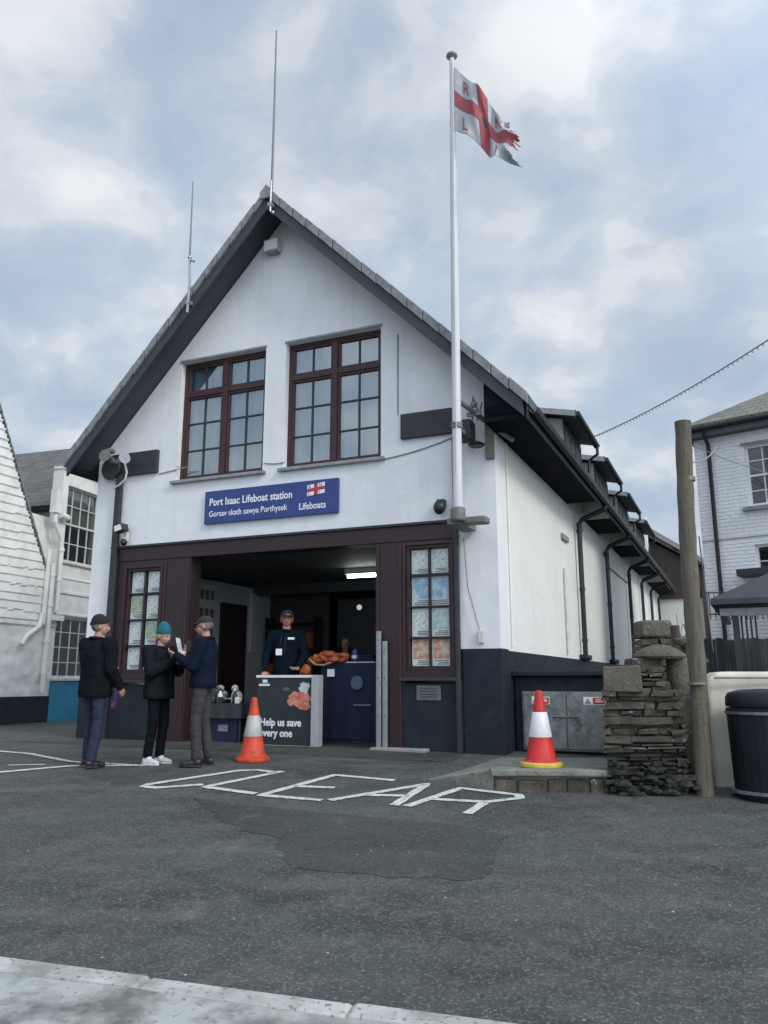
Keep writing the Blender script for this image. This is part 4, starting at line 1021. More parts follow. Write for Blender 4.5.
# ------------------------------------------------------------------ pole, cream wall, bin, pavilion, fence
wood = M('weathered_pole_wood', (.15,.132,.10), (.075,.066,.05), 3, lo=.35, hi=.7, rough=.85, bump=.8, bscale=24, bdist=.015, stretch=(14,14,.9), speck=(.12,.14,.07), speck_scale=4, speck_at=.6)
PL = thing('wooden_pole', (3.06,7.93,-.1), 'tall weathered wooden pole standing by the stone wall', 'pole')
b = MB(); pts = []; rr = []
for i in range(26):
    t_ = i/25; pts.append((3.055+.075*t_+.012*math.sin(t_*7), 7.93+.01*math.sin(t_*5), -.2+3.82*t_)); rr.append(.086-.004*t_+.004*math.sin(i*2.3))
b.tube(pts, rr, 18); b.build('pole', wood, PL, smooth=True)
b = MB(); b.tube([(3.09,7.83,.93),(3.0,7.85,.93)],.012,6); b.tube([(3.07,7.93,.92),(3.07,7.93,.95)],.092,16); b.tube([(3.13,7.93,2.98),(3.13,7.93,3.02)],.088,16); b.build('strap', steel_d, PL)
# wires
def cable(name, pts, r, label, grp=None, mat=None):
    o = MB().tube(pts, r, 6).build(name, mat or black_pl, origin=pts[0]); return tag(o, label, 'cable', grp)
cable('overhead_wire', sag((3.12,7.86,3.17), FC(.95,-.05,5.95), .12), .010, 'sagging wire from the pole up to the brick house eave', None, lead)
cable('overhead_wire', sag(FC(.3,-.3,6.1), (7.2,9.6,3.1), .25), .008, 'thin wire crossing down in front of the brick house window', None, lead)
cable('service_wire', sag((3.2,7.9,2.4), (3.9,9.5,1.3), .12), .007, 'thin slack wire hanging right of the pole', None, lead)
LS = thing('string_lights', B(-.3,8.0,6.1), 'sagging string of small bulbs rising right from the station roof', 'string lights')
wp = sag(B(-.25,7.1,6.3), (6.2,8.2,6.0), .20, 70)
MB().tube(wp, .009, 6).build('cable', dark, LS)
bl = MB()
for i, p in enumerate(wp[1:-1]):
    if i % 1 == 0: bl.lathe([(.0,0),(.009,.003),(.010,.02),(.014,.032),(.009,.044),(0,.046)], p, 8, ax=(0,0,-1))
bl.build('bulb', M('bulb_glass',(.40,.41,.42),(.25,.26,.27),30,rough=.2), LS)

CW = MB()
prof = [(3.30,-.12),(3.30,.86),(3.33,.98),(3.42,1.045),(3.55,1.055),(8.0,1.05),(8.0,-.12)]
CW.prism(prof, lambda a, c, t: Vector((a - (.10*max(0,(.7-c))*-.35 if a < 3.31 else 0), 8.30+t-.05*(a-3.3), c)), 0, .24)
cream_p = M('cream_render', (.66,.64,.53), (.50,.48,.39), 3, rough=.7, bump=.3, bscale=20)
o = CW.build('garden_wall', cream_p, origin=(5,8.3,0), bevel=.05, seg=4); tag(o, 'smooth cream rendered low wall behind the black bin', 'wall')
o = MB().box(3.36,8,8.18,8.21,.98,1.0).build('handrail', steel_d, origin=(5,8.2,1)); tag(o, 'thin dark rail along the cream wall top', 'rail')
BN = thing('litter_bin', (3.64,7.8,-.11), 'large black litter bin at the right edge', 'bin')
c0 = (3.64,7.8,-.12)
b = MB(); b.lathe([(.0,0),(.31,.0),(.315,.03),(.335,.75),(.34,.82),(.33,.83),(0,.84)], c0, 28); b.build('drum', M('bin_black',(.006,.007,.012),(.010,.011,.017),4,spec=.3,rough=.35,rough2=.55), BN, smooth=False)
for h in (.055,.77): MB().lathe([(.318,h),(.352,h+.003),(.352,h+.028),(.318,h+.03)], c0, 28).build('band', M('bin_band',(.16,.17,.19),(.09,.10,.11),4,rough=.35), BN)
b = MB(); b.lathe([(.335,.84),(.340,.86),(.335,.93),(.31,.97),(.2,1.0),(0,1.01)], c0, 28); b.build('lid', MATS['bin_black'], BN, smooth=True)
for k in range(12):
    pass

PV = thing('pavilion', (6.8,13.8,0), 'dark hip roofed garden shelter on posts behind the cream wall', 'shelter')
PVF = lambda a, t, z: Vector((5.36,13.0,0)) + Vector((.90,-.43,0))*a + Vector((.43,.90,0))*t + Z*z
ze = 2.27; b = MB()
b.add([PVF(0,0,ze),PVF(3.2,0,ze),PVF(3.2,2.6,ze),PVF(0,2.6,ze),PVF(1.6,1.3,3.1),PVF(0,0,ze-.09),PVF(3.2,0,ze-.09),PVF(3.2,2.6,ze-.09),PVF(0,2.6,ze-.09)], [(0,1,4),(1,2,4),(2,3,4),(3,0,4),(0,5,6,1),(1,6,7,2),(2,7,8,3),(3,8,5,0),(8,7,6,5)])
b.build('roof', M('dark_felt_roof',(.035,.042,.05),(.05,.058,.066),4,rough=.7,bump=.3,bscale=30), PV)
b = MB(); b.box(.12,3.1,.15,.23,2.0,2.12,PVF); b.box(.12,.20,.23,2.5,2.0,2.12,PVF); b.build('beam', lead, PV)
for a in (.30,.85,1.6,2.9): MB().box(a,a+.10,.16,.24,0,2.0,PVF).build('post', dark, PV)
b = MB()
for k in range(4): b.box(.42+k*.07,.45+k*.07,.26,.30,.5,2.0,PVF)
b.build('folded_blind', dark, PV)
FE = thing('fence', (6.8,15.6,0), 'grey vertical board fence behind the dark shelter', 'fence')
b = MB(); rnd = random.Random(6)
for k in range(34): b.box(5.0+k*.12, 5.11+k*.12, 15.5+rnd.uniform(0,.02), 15.53, 0, 1.75+rnd.uniform(-.03,.03))
b.build('boards', M('grey_fence_boards',(.028,.033,.040),(.07,.078,.09),3,rough=.85,stretch=(8,8,.6)), FE)
RL = thing('railing', FC(1.4,-.8,0), 'small dark metal railing on top of the yard wall by the brick house', 'railing')
b = MB()
for k in range(13): b.tube([(6.25+k*.1,15.2,2.1),(6.25+k*.1,15.2,2.62)],.01,5)
b.tube([(6.2,15.2,2.62),(7.5,15.2,2.62)],.014,6); b.tube([(6.2,15.2,2.2),(7.5,15.2,2.2)],.014,6)
b.tube([(6.2,15.2,0),(6.2,15.2,2.62)],.025,6); b.tube([(7.5,15.2,0),(7.5,15.2,2.62)],.025,6); b.build('bars', dark, RL)

# ------------------------------------------------------------------ traffic cones
orange = M('cone_orange', (.62,.060,.020), (.40,.045,.02), 7, lo=.42, hi=.7, rough=.5, rough2=.75, speck=(.12,.06,.045), speck_scale=26, speck_at=.62, bump=.2)
redc = M('cone_red', (.58,.024,.02), (.40,.02,.018), 7, lo=.42, hi=.72, rough=.45, rough2=.7, speck=(.2,.03,.025), speck_scale=30, speck_at=.66)
refl = M('cone_sleeve', (.46,.47,.44), (.22,.22,.20), 8, lo=.42, hi=.66, stretch=(1,1,.4), rough=.4); reflw = M('cone_sleeve_white', (.74,.76,.77), (.66,.68,.69), 14, rough=.35)
yel = M('cone_yellow', (.62,.50,.07), (.45,.36,.06), 8, rough=.5)
def cone(x, y, z, cmat, smat, bmat, label, lab_n):
    c = thing('traffic_cone', (x, y, z), label, 'traffic cone', 'traffic cones')
    b = MB(); n = 8; 
    b.lathe([(.0,0),(.205,0),(.215,.015),(.215,.045),(.195,.055),(.15,.065),(0,.066)], (x,y,z), 8 if lab_n else 24, sx=1.0, sy=1.0); bo = b.build('base', bmat, c, bevel=.008)
    R0, R1, H0, H1 = .155, .032, .06, .76
    rad = lambda h: R0+(R1-R0)*(h-H0)/(H1-H0)
    def seg(name, a, e, m, e_=0):
        MB().lathe([(rad(a)+e_,a),(rad(e)+e_,e)], (x,y,z), 28).build(name, m, c, smooth=True)
    b = MB(); b.lathe([(.185,.058),(rad(.075)+.012,.075),(rad(.09),.09),(rad(.30),.30)], (x,y,z), 28); b.build('lower_body', cmat, c, smooth=True)
    b = MB(); b.lathe([(rad(.298)+.004,.298),(rad(.302)+.006,.302),(rad(.54)+.006,.54),(rad(.544)+.003,.544)], (x,y,z), 28); b.build('sleeve', smat, c, smooth=True)
    b = MB(); b.lathe([(rad(.54),.54),(rad(.735),.735),(.033,.752),(.024,.76),(.018,.75),(.0,.74)], (x,y,z), 28); b.build('tip', cmat, c, smooth=True)
    return c
cone(-1.60, 10.02, groundz(0,10), orange, refl, orange, 'scuffed orange cone with greyish sleeve beside the display board', 1)
cone(1.60, 8.38, pz(1.60,8.38)+.002, redc, reflw, yel, 'bright red cone with white sleeve on a yellow base by the cabinet', 0)

# ------------------------------------------------------------------ doorway furniture
DB = thing('display_board', B(3.25,0,.05), 'dark charity display board reading Help us save every one', 'display board')
DF = lambda x, y, z: B(3.69-x, -.062-z, y+.05)
MB().box(2.79,3.69,-.06,-.01,.05,1.0,B).build('panel', M('banner_dark',(.016,.026,.030),(.028,.038,.042),3,rough=.35), DB, bevel=.004)
MB().box(2.77,3.71,-.075,.0,1.002,1.04,B).build('top_rail', whitep, DB, bevel=.004); MB().box(2.77,3.71,-.075,.0,.012,.05,B).build('bottom_rail', whitep, DB, bevel=.004)
MB().box(2.66,2.768,-.10,.06,.0,1.04,B).build('side_panel', M('brushed_grey',(.46,.47,.49),(.38,.39,.41),6,rough=.45,metal=.2), DB, bevel=.006)
text_mesh('Help us save', .150, whl, 'lettering', DB, lambda x,y,z: DF(x+.06, y+.27, z), offset=.004, sx=.90)
text_mesh('every one', .150, whl, 'lettering', DB, lambda x,y,z: DF(x+.06, y+.12, z), offset=.004, sx=.90)
MB().box(3.48,3.66,-.066,-.062,.885,.915,B).build('printed_mark', whl, DB); MB().box(3.52,3.60,-.066,-.062,.93,.975,B).build('printed_mark', whl, DB)
def blobpoly(b, cx, cz, rx, rz, v, seed, n=18):
    rnd = random.Random(seed); b.prism([(cx+rx*math.cos(i/n*6.283)*rnd.uniform(.7,1.15), cz+rz*math.sin(i/n*6.283)*rnd.uniform(.7,1.15)) for i in range(n)], BZ, v, v+.0015)
b = MB(); blobpoly(b,2.97,.70,.20,.13,-.0640,1); blobpoly(b,2.90,.60,.10,.06,-.0642,6); blobpoly(b,3.11,.66,.08,.06,-.0644,7); b.build('printed_picture', M('print_red_orange',(.50,.12,.08),(.62,.3,.2),14,lo=.4,hi=.6,rough=.5), DB)
b = MB(); blobpoly(b,2.90,.86,.09,.09,-.0666,2); b.build('printed_picture', M('print_white',(.55,.57,.58),(.35,.38,.4),12,rough=.5), DB)
b = MB(); blobpoly(b,3.20,.84,.07,.03,-.0666,3); b.build('printed_picture', M('print_leaf',(.06,.15,.08),(.04,.1,.06),14,rough=.5), DB)

def drape(name, u0,u1,v0,v1,z0,z1, mat, parent, seed=0, flare=.03):
    """cloth over a box: pleated sides"""
    b = MB(); n = 26; rnd = random.Random(seed); per = []
    c = [(u0,v0),(u1,v0),(u1,v1),(u0,v1)]
    for k in range(4):
        a, e = Vector(c[k]), Vector(c[(k+1)%4])
        for i in range(n): per.append((a.lerp(e, i/n), k))
    ctr = Vector(((u0+u1)/2, (v0+v1)/2)); N_ = len(per); rows = 7; vs = []
    for j in range(rows+1):
        f = j/rows
        for i, (p, k) in enumerate(per):
            d = (p-ctr).normalized(); w = 1*(f**.7)*(flare*math.sin(i*.9+seed)+.5*flare*math.sin(i*2.1)) + f*flare
            q = p+d*w; vs.append(B(q.x, q.y, z1-(z1-z0)*f))
    fs = [(j*N_+i, j*N_+(i+1)%N_, (j+1)*N_+(i+1)%N_, (j+1)*N_+i) for j in range(rows) for i in range(N_)]+[tuple(range(N_))]
    b.add(vs, fs); o = b.build(name, mat, parent, smooth=True); return autosmooth(o, 50)
navyc = M('navy_cloth', (.006,.013,.05), (.004,.008,.03), 3, rough=.85)
CT = thing('counter', B(2.46,1.0,.05), 'tall counter under a dark navy cloth inside the doorway', 'counter')
MB().box(2.04,2.90,.56,1.2,.05,1.20,B).build('body', dark, CT)
drape('cloth', 2.0,2.94,.52,1.25,.12,1.222, navyc, CT, 3, .022)
b = MB(); b.lathe([(0,0),(.10,0),(.10,.004),(0,.005)], B(2.33,.485,.93), 20, ax=tuple(NF)); b.build('roundel', M('emblem_grey',(.10,.13,.22),(.06,.08,.16),12,rough=.7), CT)
b = MB(); b.box(2.08,2.6,.56,.9,1.224,1.236,B); b.build('leaflets', whitep, CT)
b = MB(); b.box(2.70,2.82,.478,.49,1.02,1.13,B); b.build('cloth_logo', whl, CT)
b = MB(); b.box(2.10,2.38,.475,.485,.60,.62,B); b.build('cloth_logo', M('emblem_grey2',(.2,.22,.3),(.1,.12,.2),12), CT)
hd = thing('folded_top', B(2.25,.75,1.24), 'folded dark navy top lying on the counter beside the steel posts', 'clothing')
b = MB()
for k in range(3): b.box(2.10+.01*k,2.42-.012*k,.60,.88,1.238+.035*k,1.268+.035*k,B)
b.build('cloth', navyc, hd, bevel=.012)
cbx = thing('collection_box', B(2.52,.80,1.24), 'small dark blue collection box standing on the counter', 'collection box')
MB().lathe([(0,0),(.06,0),(.062,.01),(.055,.16),(.04,.19),(0,.195)], B(2.53,.84,1.238), 18).build('body', blue, cbx, smooth=True)
MB().lathe([(.0595,.05),(.0605,.052),(.0585,.10),(.0575,.102)], B(2.53,.84,1.238), 18).build('label_band', whl, cbx, smooth=True)
LJ = thing('lifejacket', B(3.000-.19,.75,1.23), 'crumpled orange lifejacket lying on the counter corner', 'lifejacket')
lj = M('lifejacket_orange', (.50,.11,.03), (.30,.06,.025), 9, lo=.4, hi=.65, rough=.7, bump=.5, bscale=15)
b = MB(); rnd = random.Random(12)
for k in range(16):
    t_ = k/15; b.ball(B(3.360-.19-.62*t_, .55+rnd.uniform(-.05,.12), 1.22+.12*math.sin(t_*3.1)+rnd.uniform(-.02,.03)), (rnd.uniform(.06,.11), rnd.uniform(.05,.09), rnd.uniform(.035,.06)), 12, .25, k)
b.build('jacket', lj, LJ, smooth=True)
b = MB()
for k in range(22):
    b.ball(B(rnd.uniform(2.62,3.16), rnd.uniform(.45,.72), 1.24+rnd.random()*.10), (rnd.uniform(.05,.10), rnd.uniform(.04,.08), rnd.uniform(.03,.05)), 12, .4, 50+k)
b.build('loose_fabric', M('lifejacket_red',(.46,.07,.035),(.55,.2,.06),7,lo=.4,hi=.6,rough=.75,bump=.5,bscale=15), LJ)
b = MB(); b.tube([B(3.340-.19,.46,1.30),B(3.200-.19,.44,1.20),B(3.050-.19,.44,1.19),B(2.900-.19,.45,1.24)],.016,6); b.tube([B(3.380-.19,.5,1.2),B(3.370-.19,.3,1.05),B(3.330-.19,.28,1.10)],.014,6); b.build('strap', M('strap_buff',(.45,.30,.16),(.3,.2,.1),9,rough=.7), LJ)
b = MB(); b.ball(B(3.360-.19,.42,1.12),(.09,.06,.09),14); b.build('collar', M('collar_peach',(.50,.13,.05),(.4,.10,.05),9,rough=.7), LJ, smooth=True)

def barpost(u, v, h, label):
    t = thing('barrier_post', B(u,v,.05), label, 'post', 'steel posts in the doorway')
    b = MB(); b.box(u-.035,u+.035,v-.02,v+.02,.05,h,B); b.build('post', steel, t, bevel=.008)
    b = MB(); b.box(u-.07,u+.07,v-.06,v+.06,.045,.058,B); b.build('foot_plate', steel_d, t)
    for z in (.5,1.0,h-.12): MB().tube([B(u,v-.02,z),B(u,v-.028,z)],.012,8).build('bolt', steel_d, t)
barpost(1.715,-.09,1.64,'taller of two steel posts at the right of the doorway'); barpost(1.625,-.08,1.50,'shorter of two steel posts at the right of the doorway')

MT = thing('stall_table', B(4.55,.45,.05), 'small black covered sales table left of the display board', 'table')
MB().box(4.10,5.0,.15,.85,.57,.61,B).build('tabletop', dark, MT, bevel=.005)
b = MB(); 
for a in (4.14,4.96):
    for c in (.19,.81): b.tube([B(a,c,.05),B(a,c,.57)],.02,8)
b.build('leg', dark, MT)
drape('cloth', 4.08,5.02,.13,.87,.40,.616, dark, MT, 5, .012)
rnd = random.Random(30)
names = ['white bottle','black bottle','white mug','grey mug']
for k in range(8):
    u_ = 4.22+.095*k+(.02 if k % 2 else 0); v_ = .22+.09*(k % 3); wht = k % 2 == 0
    t = thing('bottle' if k % 3 else 'mug', B(u_,v_,.618), 'small %s %s, %s from the left on the stall table' % ('white' if wht else 'black', 'bottle' if k % 3 else 'mug', ('last','seventh','sixth','fifth','fourth','third','second','first')[k]), 'bottle' if k % 3 else 'mug', 'goods on the stall table')
    mm_ = whitep if wht else black_pl
    if k % 3:
        MB().lathe([(0,0),(.035,.0),(.038,.01),(.038,.13),(.018,.165),(.016,.19),(0,.19)], B(u_,v_,.618), 14).build('body', mm_, t, smooth=True)
        MB().lathe([(0,.19),(.02,.19),(.02,.22),(0,.222)], B(u_,v_,.618), 12).build('cap', black_pl if wht else whitep, t)
    else:
        MB().lathe([(0,0),(.04,0),(.042,.01),(.042,.095),(.036,.095),(.036,.02),(0,.02)], B(u_,v_,.618), 16).build('body', mm_, t, smooth=True)
        MB().tube([B(u_-.04,v_,.695),B(u_-.07,v_,.69),B(u_-.07,v_,.65),B(u_-.04,v_,.64)], .007, 6).build('handle', mm_, t, smooth=True)
for k, (u_, w) in enumerate(((4.42,.13),(4.7,.15))):
    t = thing('soft_toy', B(u_,.5,.62), ('pale soft toy seal propped behind the bottles','darker soft toy seal behind the bottles at the left')[k], 'soft toy')
    mm_ = (M('plush_white',(.6,.6,.58),(.3,.3,.3),14,rough=.95), M('plush_grey',(.10,.11,.13),(.4,.4,.4),14,lo=.45,hi=.6,rough=.95))[k]
    b = MB(); b.ball(B(u_,.5,.72),(w*.7,w*.6,.09),14); b.ball(B(u_,.44,.84),(w*.45,w*.45,.055),14); b.build('body', mm_, t, smooth=True)
    b = MB(); b.ball(B(u_-w*.6,.45,.68),(.05,.04,.02),8); b.ball(B(u_+w*.6,.45,.68),(.05,.04,.02),8); b.build('flipper', mm_, t, smooth=True)
    b = MB(); b.ball(B(u_-.025,.39,.86),.008,6); b.ball(B(u_+.025,.39,.86),.008,6); b.ball(B(u_,.375,.84),.009,6); b.build('eyes', black_pl, t)
CR = thing('crate', B(4.5,.35,.05), 'navy blue plastic crate under the stall table', 'crate')
bl2 = M('crate_blue', (.010,.018,.07), (.008,.014,.05), 4, rough=.5)
b = MB(); u0_,u1_,v0_,v1_ = 4.22,4.72,.25,.6
b.box(u0_,u1_,v0_,v0_+.02,.06,.38,B); b.box(u0_,u1_,v1_-.02,v1_,.06,.38,B); b.box(u0_,u0_+.02,v0_+.02,v1_-.02,.06,.38,B); b.box(u1_-.02,u1_,v0_+.02,v1_-.02,.06,.38,B); b.box(u0_,u1_,v0_,v1_,.052,.062,B); b.box(u0_-.015,u1_+.015,v0_-.015,v0_-.001,.34,.39,B); b.build('body', bl2, CR, bevel=.005)
b = MB(); b.box(4.38,4.56,v0_-.022,v0_-.016,.2,.3,B); b.build('label_patch', lead, CR)
# round white lamp and strip fittings in the depth of the garage
RLm = thing('wall_lamp', B(4.5,5.1,2.5), 'small round white lamp glowing deep inside the garage', 'lamp')
MB().lathe([(0,0),(.055,0),(.06,.03),(.045,.05),(0,.055)], B(4.53,5.15,2.50), 18, ax=tuple(NF)).build('lens', emis('dim_lamp',(.8,.85,.9),.35), RLm, smooth=True)
MB().lathe([(0,-.02),(.075,-.02),(.075,.01),(0,.011)], B(4.53,5.15,2.50), 18, ax=tuple(NF)).build('housing', dark, RLm)
b = MB(); b.box(6.53,6.597,4.08,4.30,1.55,2.80,B); b.build('door_frame', whitep, ST)
SH = thing('shelf_unit', B(5.9,4.6,.05), 'dark shelf unit with gear at the back left of the garage', 'shelves')
b = MB()
for z in (.5,1.05,1.6,2.15): b.box(5.30,6.5,4.55,4.95,z,z+.03,B)
for a in (5.30,6.47): b.box(a,a+.03,4.55,4.95,.05,2.3,B)
b.build('frame', iwd, SH)
rnd = random.Random(44); cols = [M('gear_orange',(.45,.11,.03),(.3,.08,.03),6,rough=.7), M('gear_yellow',(.45,.33,.06),(.3,.22,.05),6,rough=.7), M('gear_blue',(.03,.06,.18),(.02,.04,.12),6,rough=.6), M('gear_white',(.5,.5,.5),(.4,.4,.4),6,rough=.6), lead]
for zi, z in enumerate((.53,1.08,1.63)):
    a = 5.36; nb = 0
    while a < 6.3:
        w_ = rnd.uniform(.14,.28); h_ = rnd.uniform(.16,.36); ci_ = rnd.randrange(5); mm_ = cols[ci_]; nb += 1
        t = thing('storage_box', B(a+w_/2,4.7,z), '%s lidded gear box, %s from the right on the %s garage shelf' % (('orange','yellow','blue','white','grey')[ci_], ('first','second','third','fourth','fifth','sixth')[nb-1], ('lowest','middle','highest')[zi]), 'box', 'gear boxes on the garage shelves')
        MB().box(a,a+w_,4.57,4.88,z+.001,z+h_,B).build('box', mm_, t, bevel=.01); MB().box(a-.006,a+w_+.006,4.56,4.89,z+h_+.001,z+h_+.03,B).build('lid', mm_, t, bevel=.006)
        a += w_+rnd.uniform(.03,.1)
for k, (u_, z, r_) in enumerate(((3.9,1.9,.18),(2.4,2.1,.16))):
    t = thing('lifebuoy', B(u_,5.1,z), ('orange lifebuoy ring hanging left of the far wall lamp','orange lifebuoy ring hanging right of the standing figure')[k], 'lifebuoy')
    pts = [B(u_+r_*math.cos(i/24*6.2832),5.12,z+r_*math.sin(i/24*6.2832)) for i in range(25)]
    MB().tube(pts, .045, 10, caps=False).build('ring', cols[0], t, smooth=True)
    MB().tube([pts[6]+Z*.05, pts[6]+Z*.12], .008, 6).build('hanging_loop', whitep, t)
# a few coats and kit on the inner wall so that the dark room has things in it
for k, (u_, v_) in enumerate(((4.9,5.12),(3.2,5.12),(1.9,5.12))):
    t = thing('hanging_coat', B(u_,v_,1.0), ('dark coat hanging at the left on the garage lockers','maroon coat hanging in the middle of the garage lockers','dark coat hanging at the right on the garage lockers')[k], 'coat', 'coats hanging in the garage')
    b = MB(); b.tube([B(u_,v_,1.75),B(u_,v_,1.6),B(u_,v_,1.2),B(u_,v_,.95)],[.05,.17,.19,.22],12); b.build('coat', (iwd, M('maroon_coat',(.09,.03,.03),(.06,.02,.02),6,rough=.9), idk)[k], t, smooth=True)
    MB().tube([B(u_,v_+.06,1.82),B(u_,v_,1.78)],.012,6).build('hook', steel, t)

# ------------------------------------------------------------------ people
def blob(name, mb, mat, parent, voxel, smooth=2, fold=0, fscale=9, seed=0, keep=None):
    """union of the closed pieces in mb as one continuous skin"""
    me = bpy.data.meshes.new('tmp'); me.from_pydata([tuple(v) for v in mb.v], [], mb.f)
    bm = bmesh.new(); bm.from_mesh(me); bmesh.ops.recalc_face_normals(bm, faces=bm.faces); bm.to_mesh(me); bm.free()
    ob = bpy.data.objects.new('tmp', me); COL.objects.link(ob)
    md = ob.modifiers.new('r', 'REMESH'); md.mode = 'VOXEL'; md.voxel_size = voxel
    if smooth:
        m2 = ob.modifiers.new('s', 'SMOOTH'); m2.iterations = smooth; m2.factor = .5
    dg = bpy.context.evaluated_depsgraph_get(); dg.update()
    out = bpy.data.meshes.new_from_object(ob.evaluated_get(dg)); bpy.data.objects.remove(ob); bpy.data.meshes.remove(me)
    if fold:
        ns = [v.normal.copy() for v in out.vertices]
        for v, n in zip(out.vertices, ns):
            p = v.co; q = Vector((p.x*fscale, p.y*fscale, p.z*fscale*1.5+seed*7))
            d = noise.noise(q)*.7 + abs(noise.noise(q*2.1))*.5 + .25*noise.noise(q*4)
            v.co += n*fold*(d-.15)
    out.name = name; out.materials.clear(); out.materials.append(mat)
    for p in out.polygons: p.use_smooth = True
    o = bpy.data.objects.new(name, out); COL.objects.link(o); o.parent = parent; return o
def local(name, mb, mat, parent, smooth=True, bevel=0):
    return mb_link(name, mb, mat, parent, smooth, bevel)
def mb_link(name, mb, mat, parent, smooth, bevel):
    PO['__l'] = Vector((0,0,0)); me = bpy.data.meshes.new(name); me.from_pydata([tuple(v) for v in mb.v], [], mb.f)
    bm = bmesh.new(); bm.from_mesh(me); bmesh.ops.recalc_face_normals(bm, faces=bm.faces); bm.to_mesh(me); bm.free()
    for mt in (mat if isinstance(mat, (list, tuple)) else [mat]): me.materials.append(mt)
    for p, i in zip(me.polygons, mb.m): p.use_smooth = smooth; p.material_index = i
    o = bpy.data.objects.new(name, me); COL.objects.link(o); o.parent = parent
    if bevel:
        md = o.modifiers.new('b', 'BEVEL'); md.width = bevel; md.segments = 2
    return o

skin = M('skin', (.46,.25,.18), (.38,.18,.13), 12, rough=.55); skin2 = M('skin_pale', (.52,.31,.24), (.44,.24,.18), 12, rough=.55)
for s_ in (skin, skin2): s_.node_tree.nodes['Principled BSDF'].inputs['Subsurface Weight'].default_value = .08; s_.node_tree.nodes['Principled BSDF'].inputs['Subsurface Radius'].default_value = (.02,.008,.004)
lips = M('lips', (.33,.11,.09), (.3,.1,.08), 9); eyew = M('eye_white', (.6,.58,.55), (.55,.52,.5), 9, rough=.2); iris = M('iris', (.03,.025,.02), (.02,.02,.02), 9, rough=.15)
hairm = M('hair_grey_brown', (.10,.075,.055), (.20,.17,.15), 40, rough=.8, bump=.6, bscale=90)

def head_xf(yaw, pitch, base):
    m = Matrix.Rotation(yaw, 4, 'Z') @ Matrix.Rotation(pitch, 4, 'X'); b0 = Vector(base)
    return lambda p: m @ (Vector(p)-b0) + b0

def hand(b, wrist, d, pn, side, curl=.5):
    """palm and five bent fingers; d = direction of the hand, pn = palm normal, side = towards the thumb"""
    w = Vector(wrist); d = Vector(d).normalized(); pn = Vector(pn); pn = (pn - d*pn.dot(d)).normalized(); s = d.cross(pn).normalized()*side
    for k in range(-2, 3):
        b.cone_seg(w+s*k*.006, w+d*.085+s*k*.0165, .017, .0125, 8)
    for k, L_ in enumerate((.070,.078,.073,.058)):
        a = w+d*.088+s*(.030-.0195*k); ang = curl*.5; q = a
        for j, fr in enumerate((.45,.32,.23)):
            dd = d*math.cos(ang)+pn*math.sin(ang); e = q+dd*L_*fr; b.cone_seg(q, e, .0096-.0009*j, .0089-.0009*j, 7); q = e; ang += curl*.75
    a = w+d*.028+s*.034; dd = (d*.6+s*.65+pn*.35).normalized(); e = a+dd*.042; b.cone_seg(a-dd*.01, e, .013, .0108, 8)
    dd = (d*.85+s*.15+pn*.45).normalized(); b.cone_seg(e, e+dd*.034, .0105, .0088, 8)

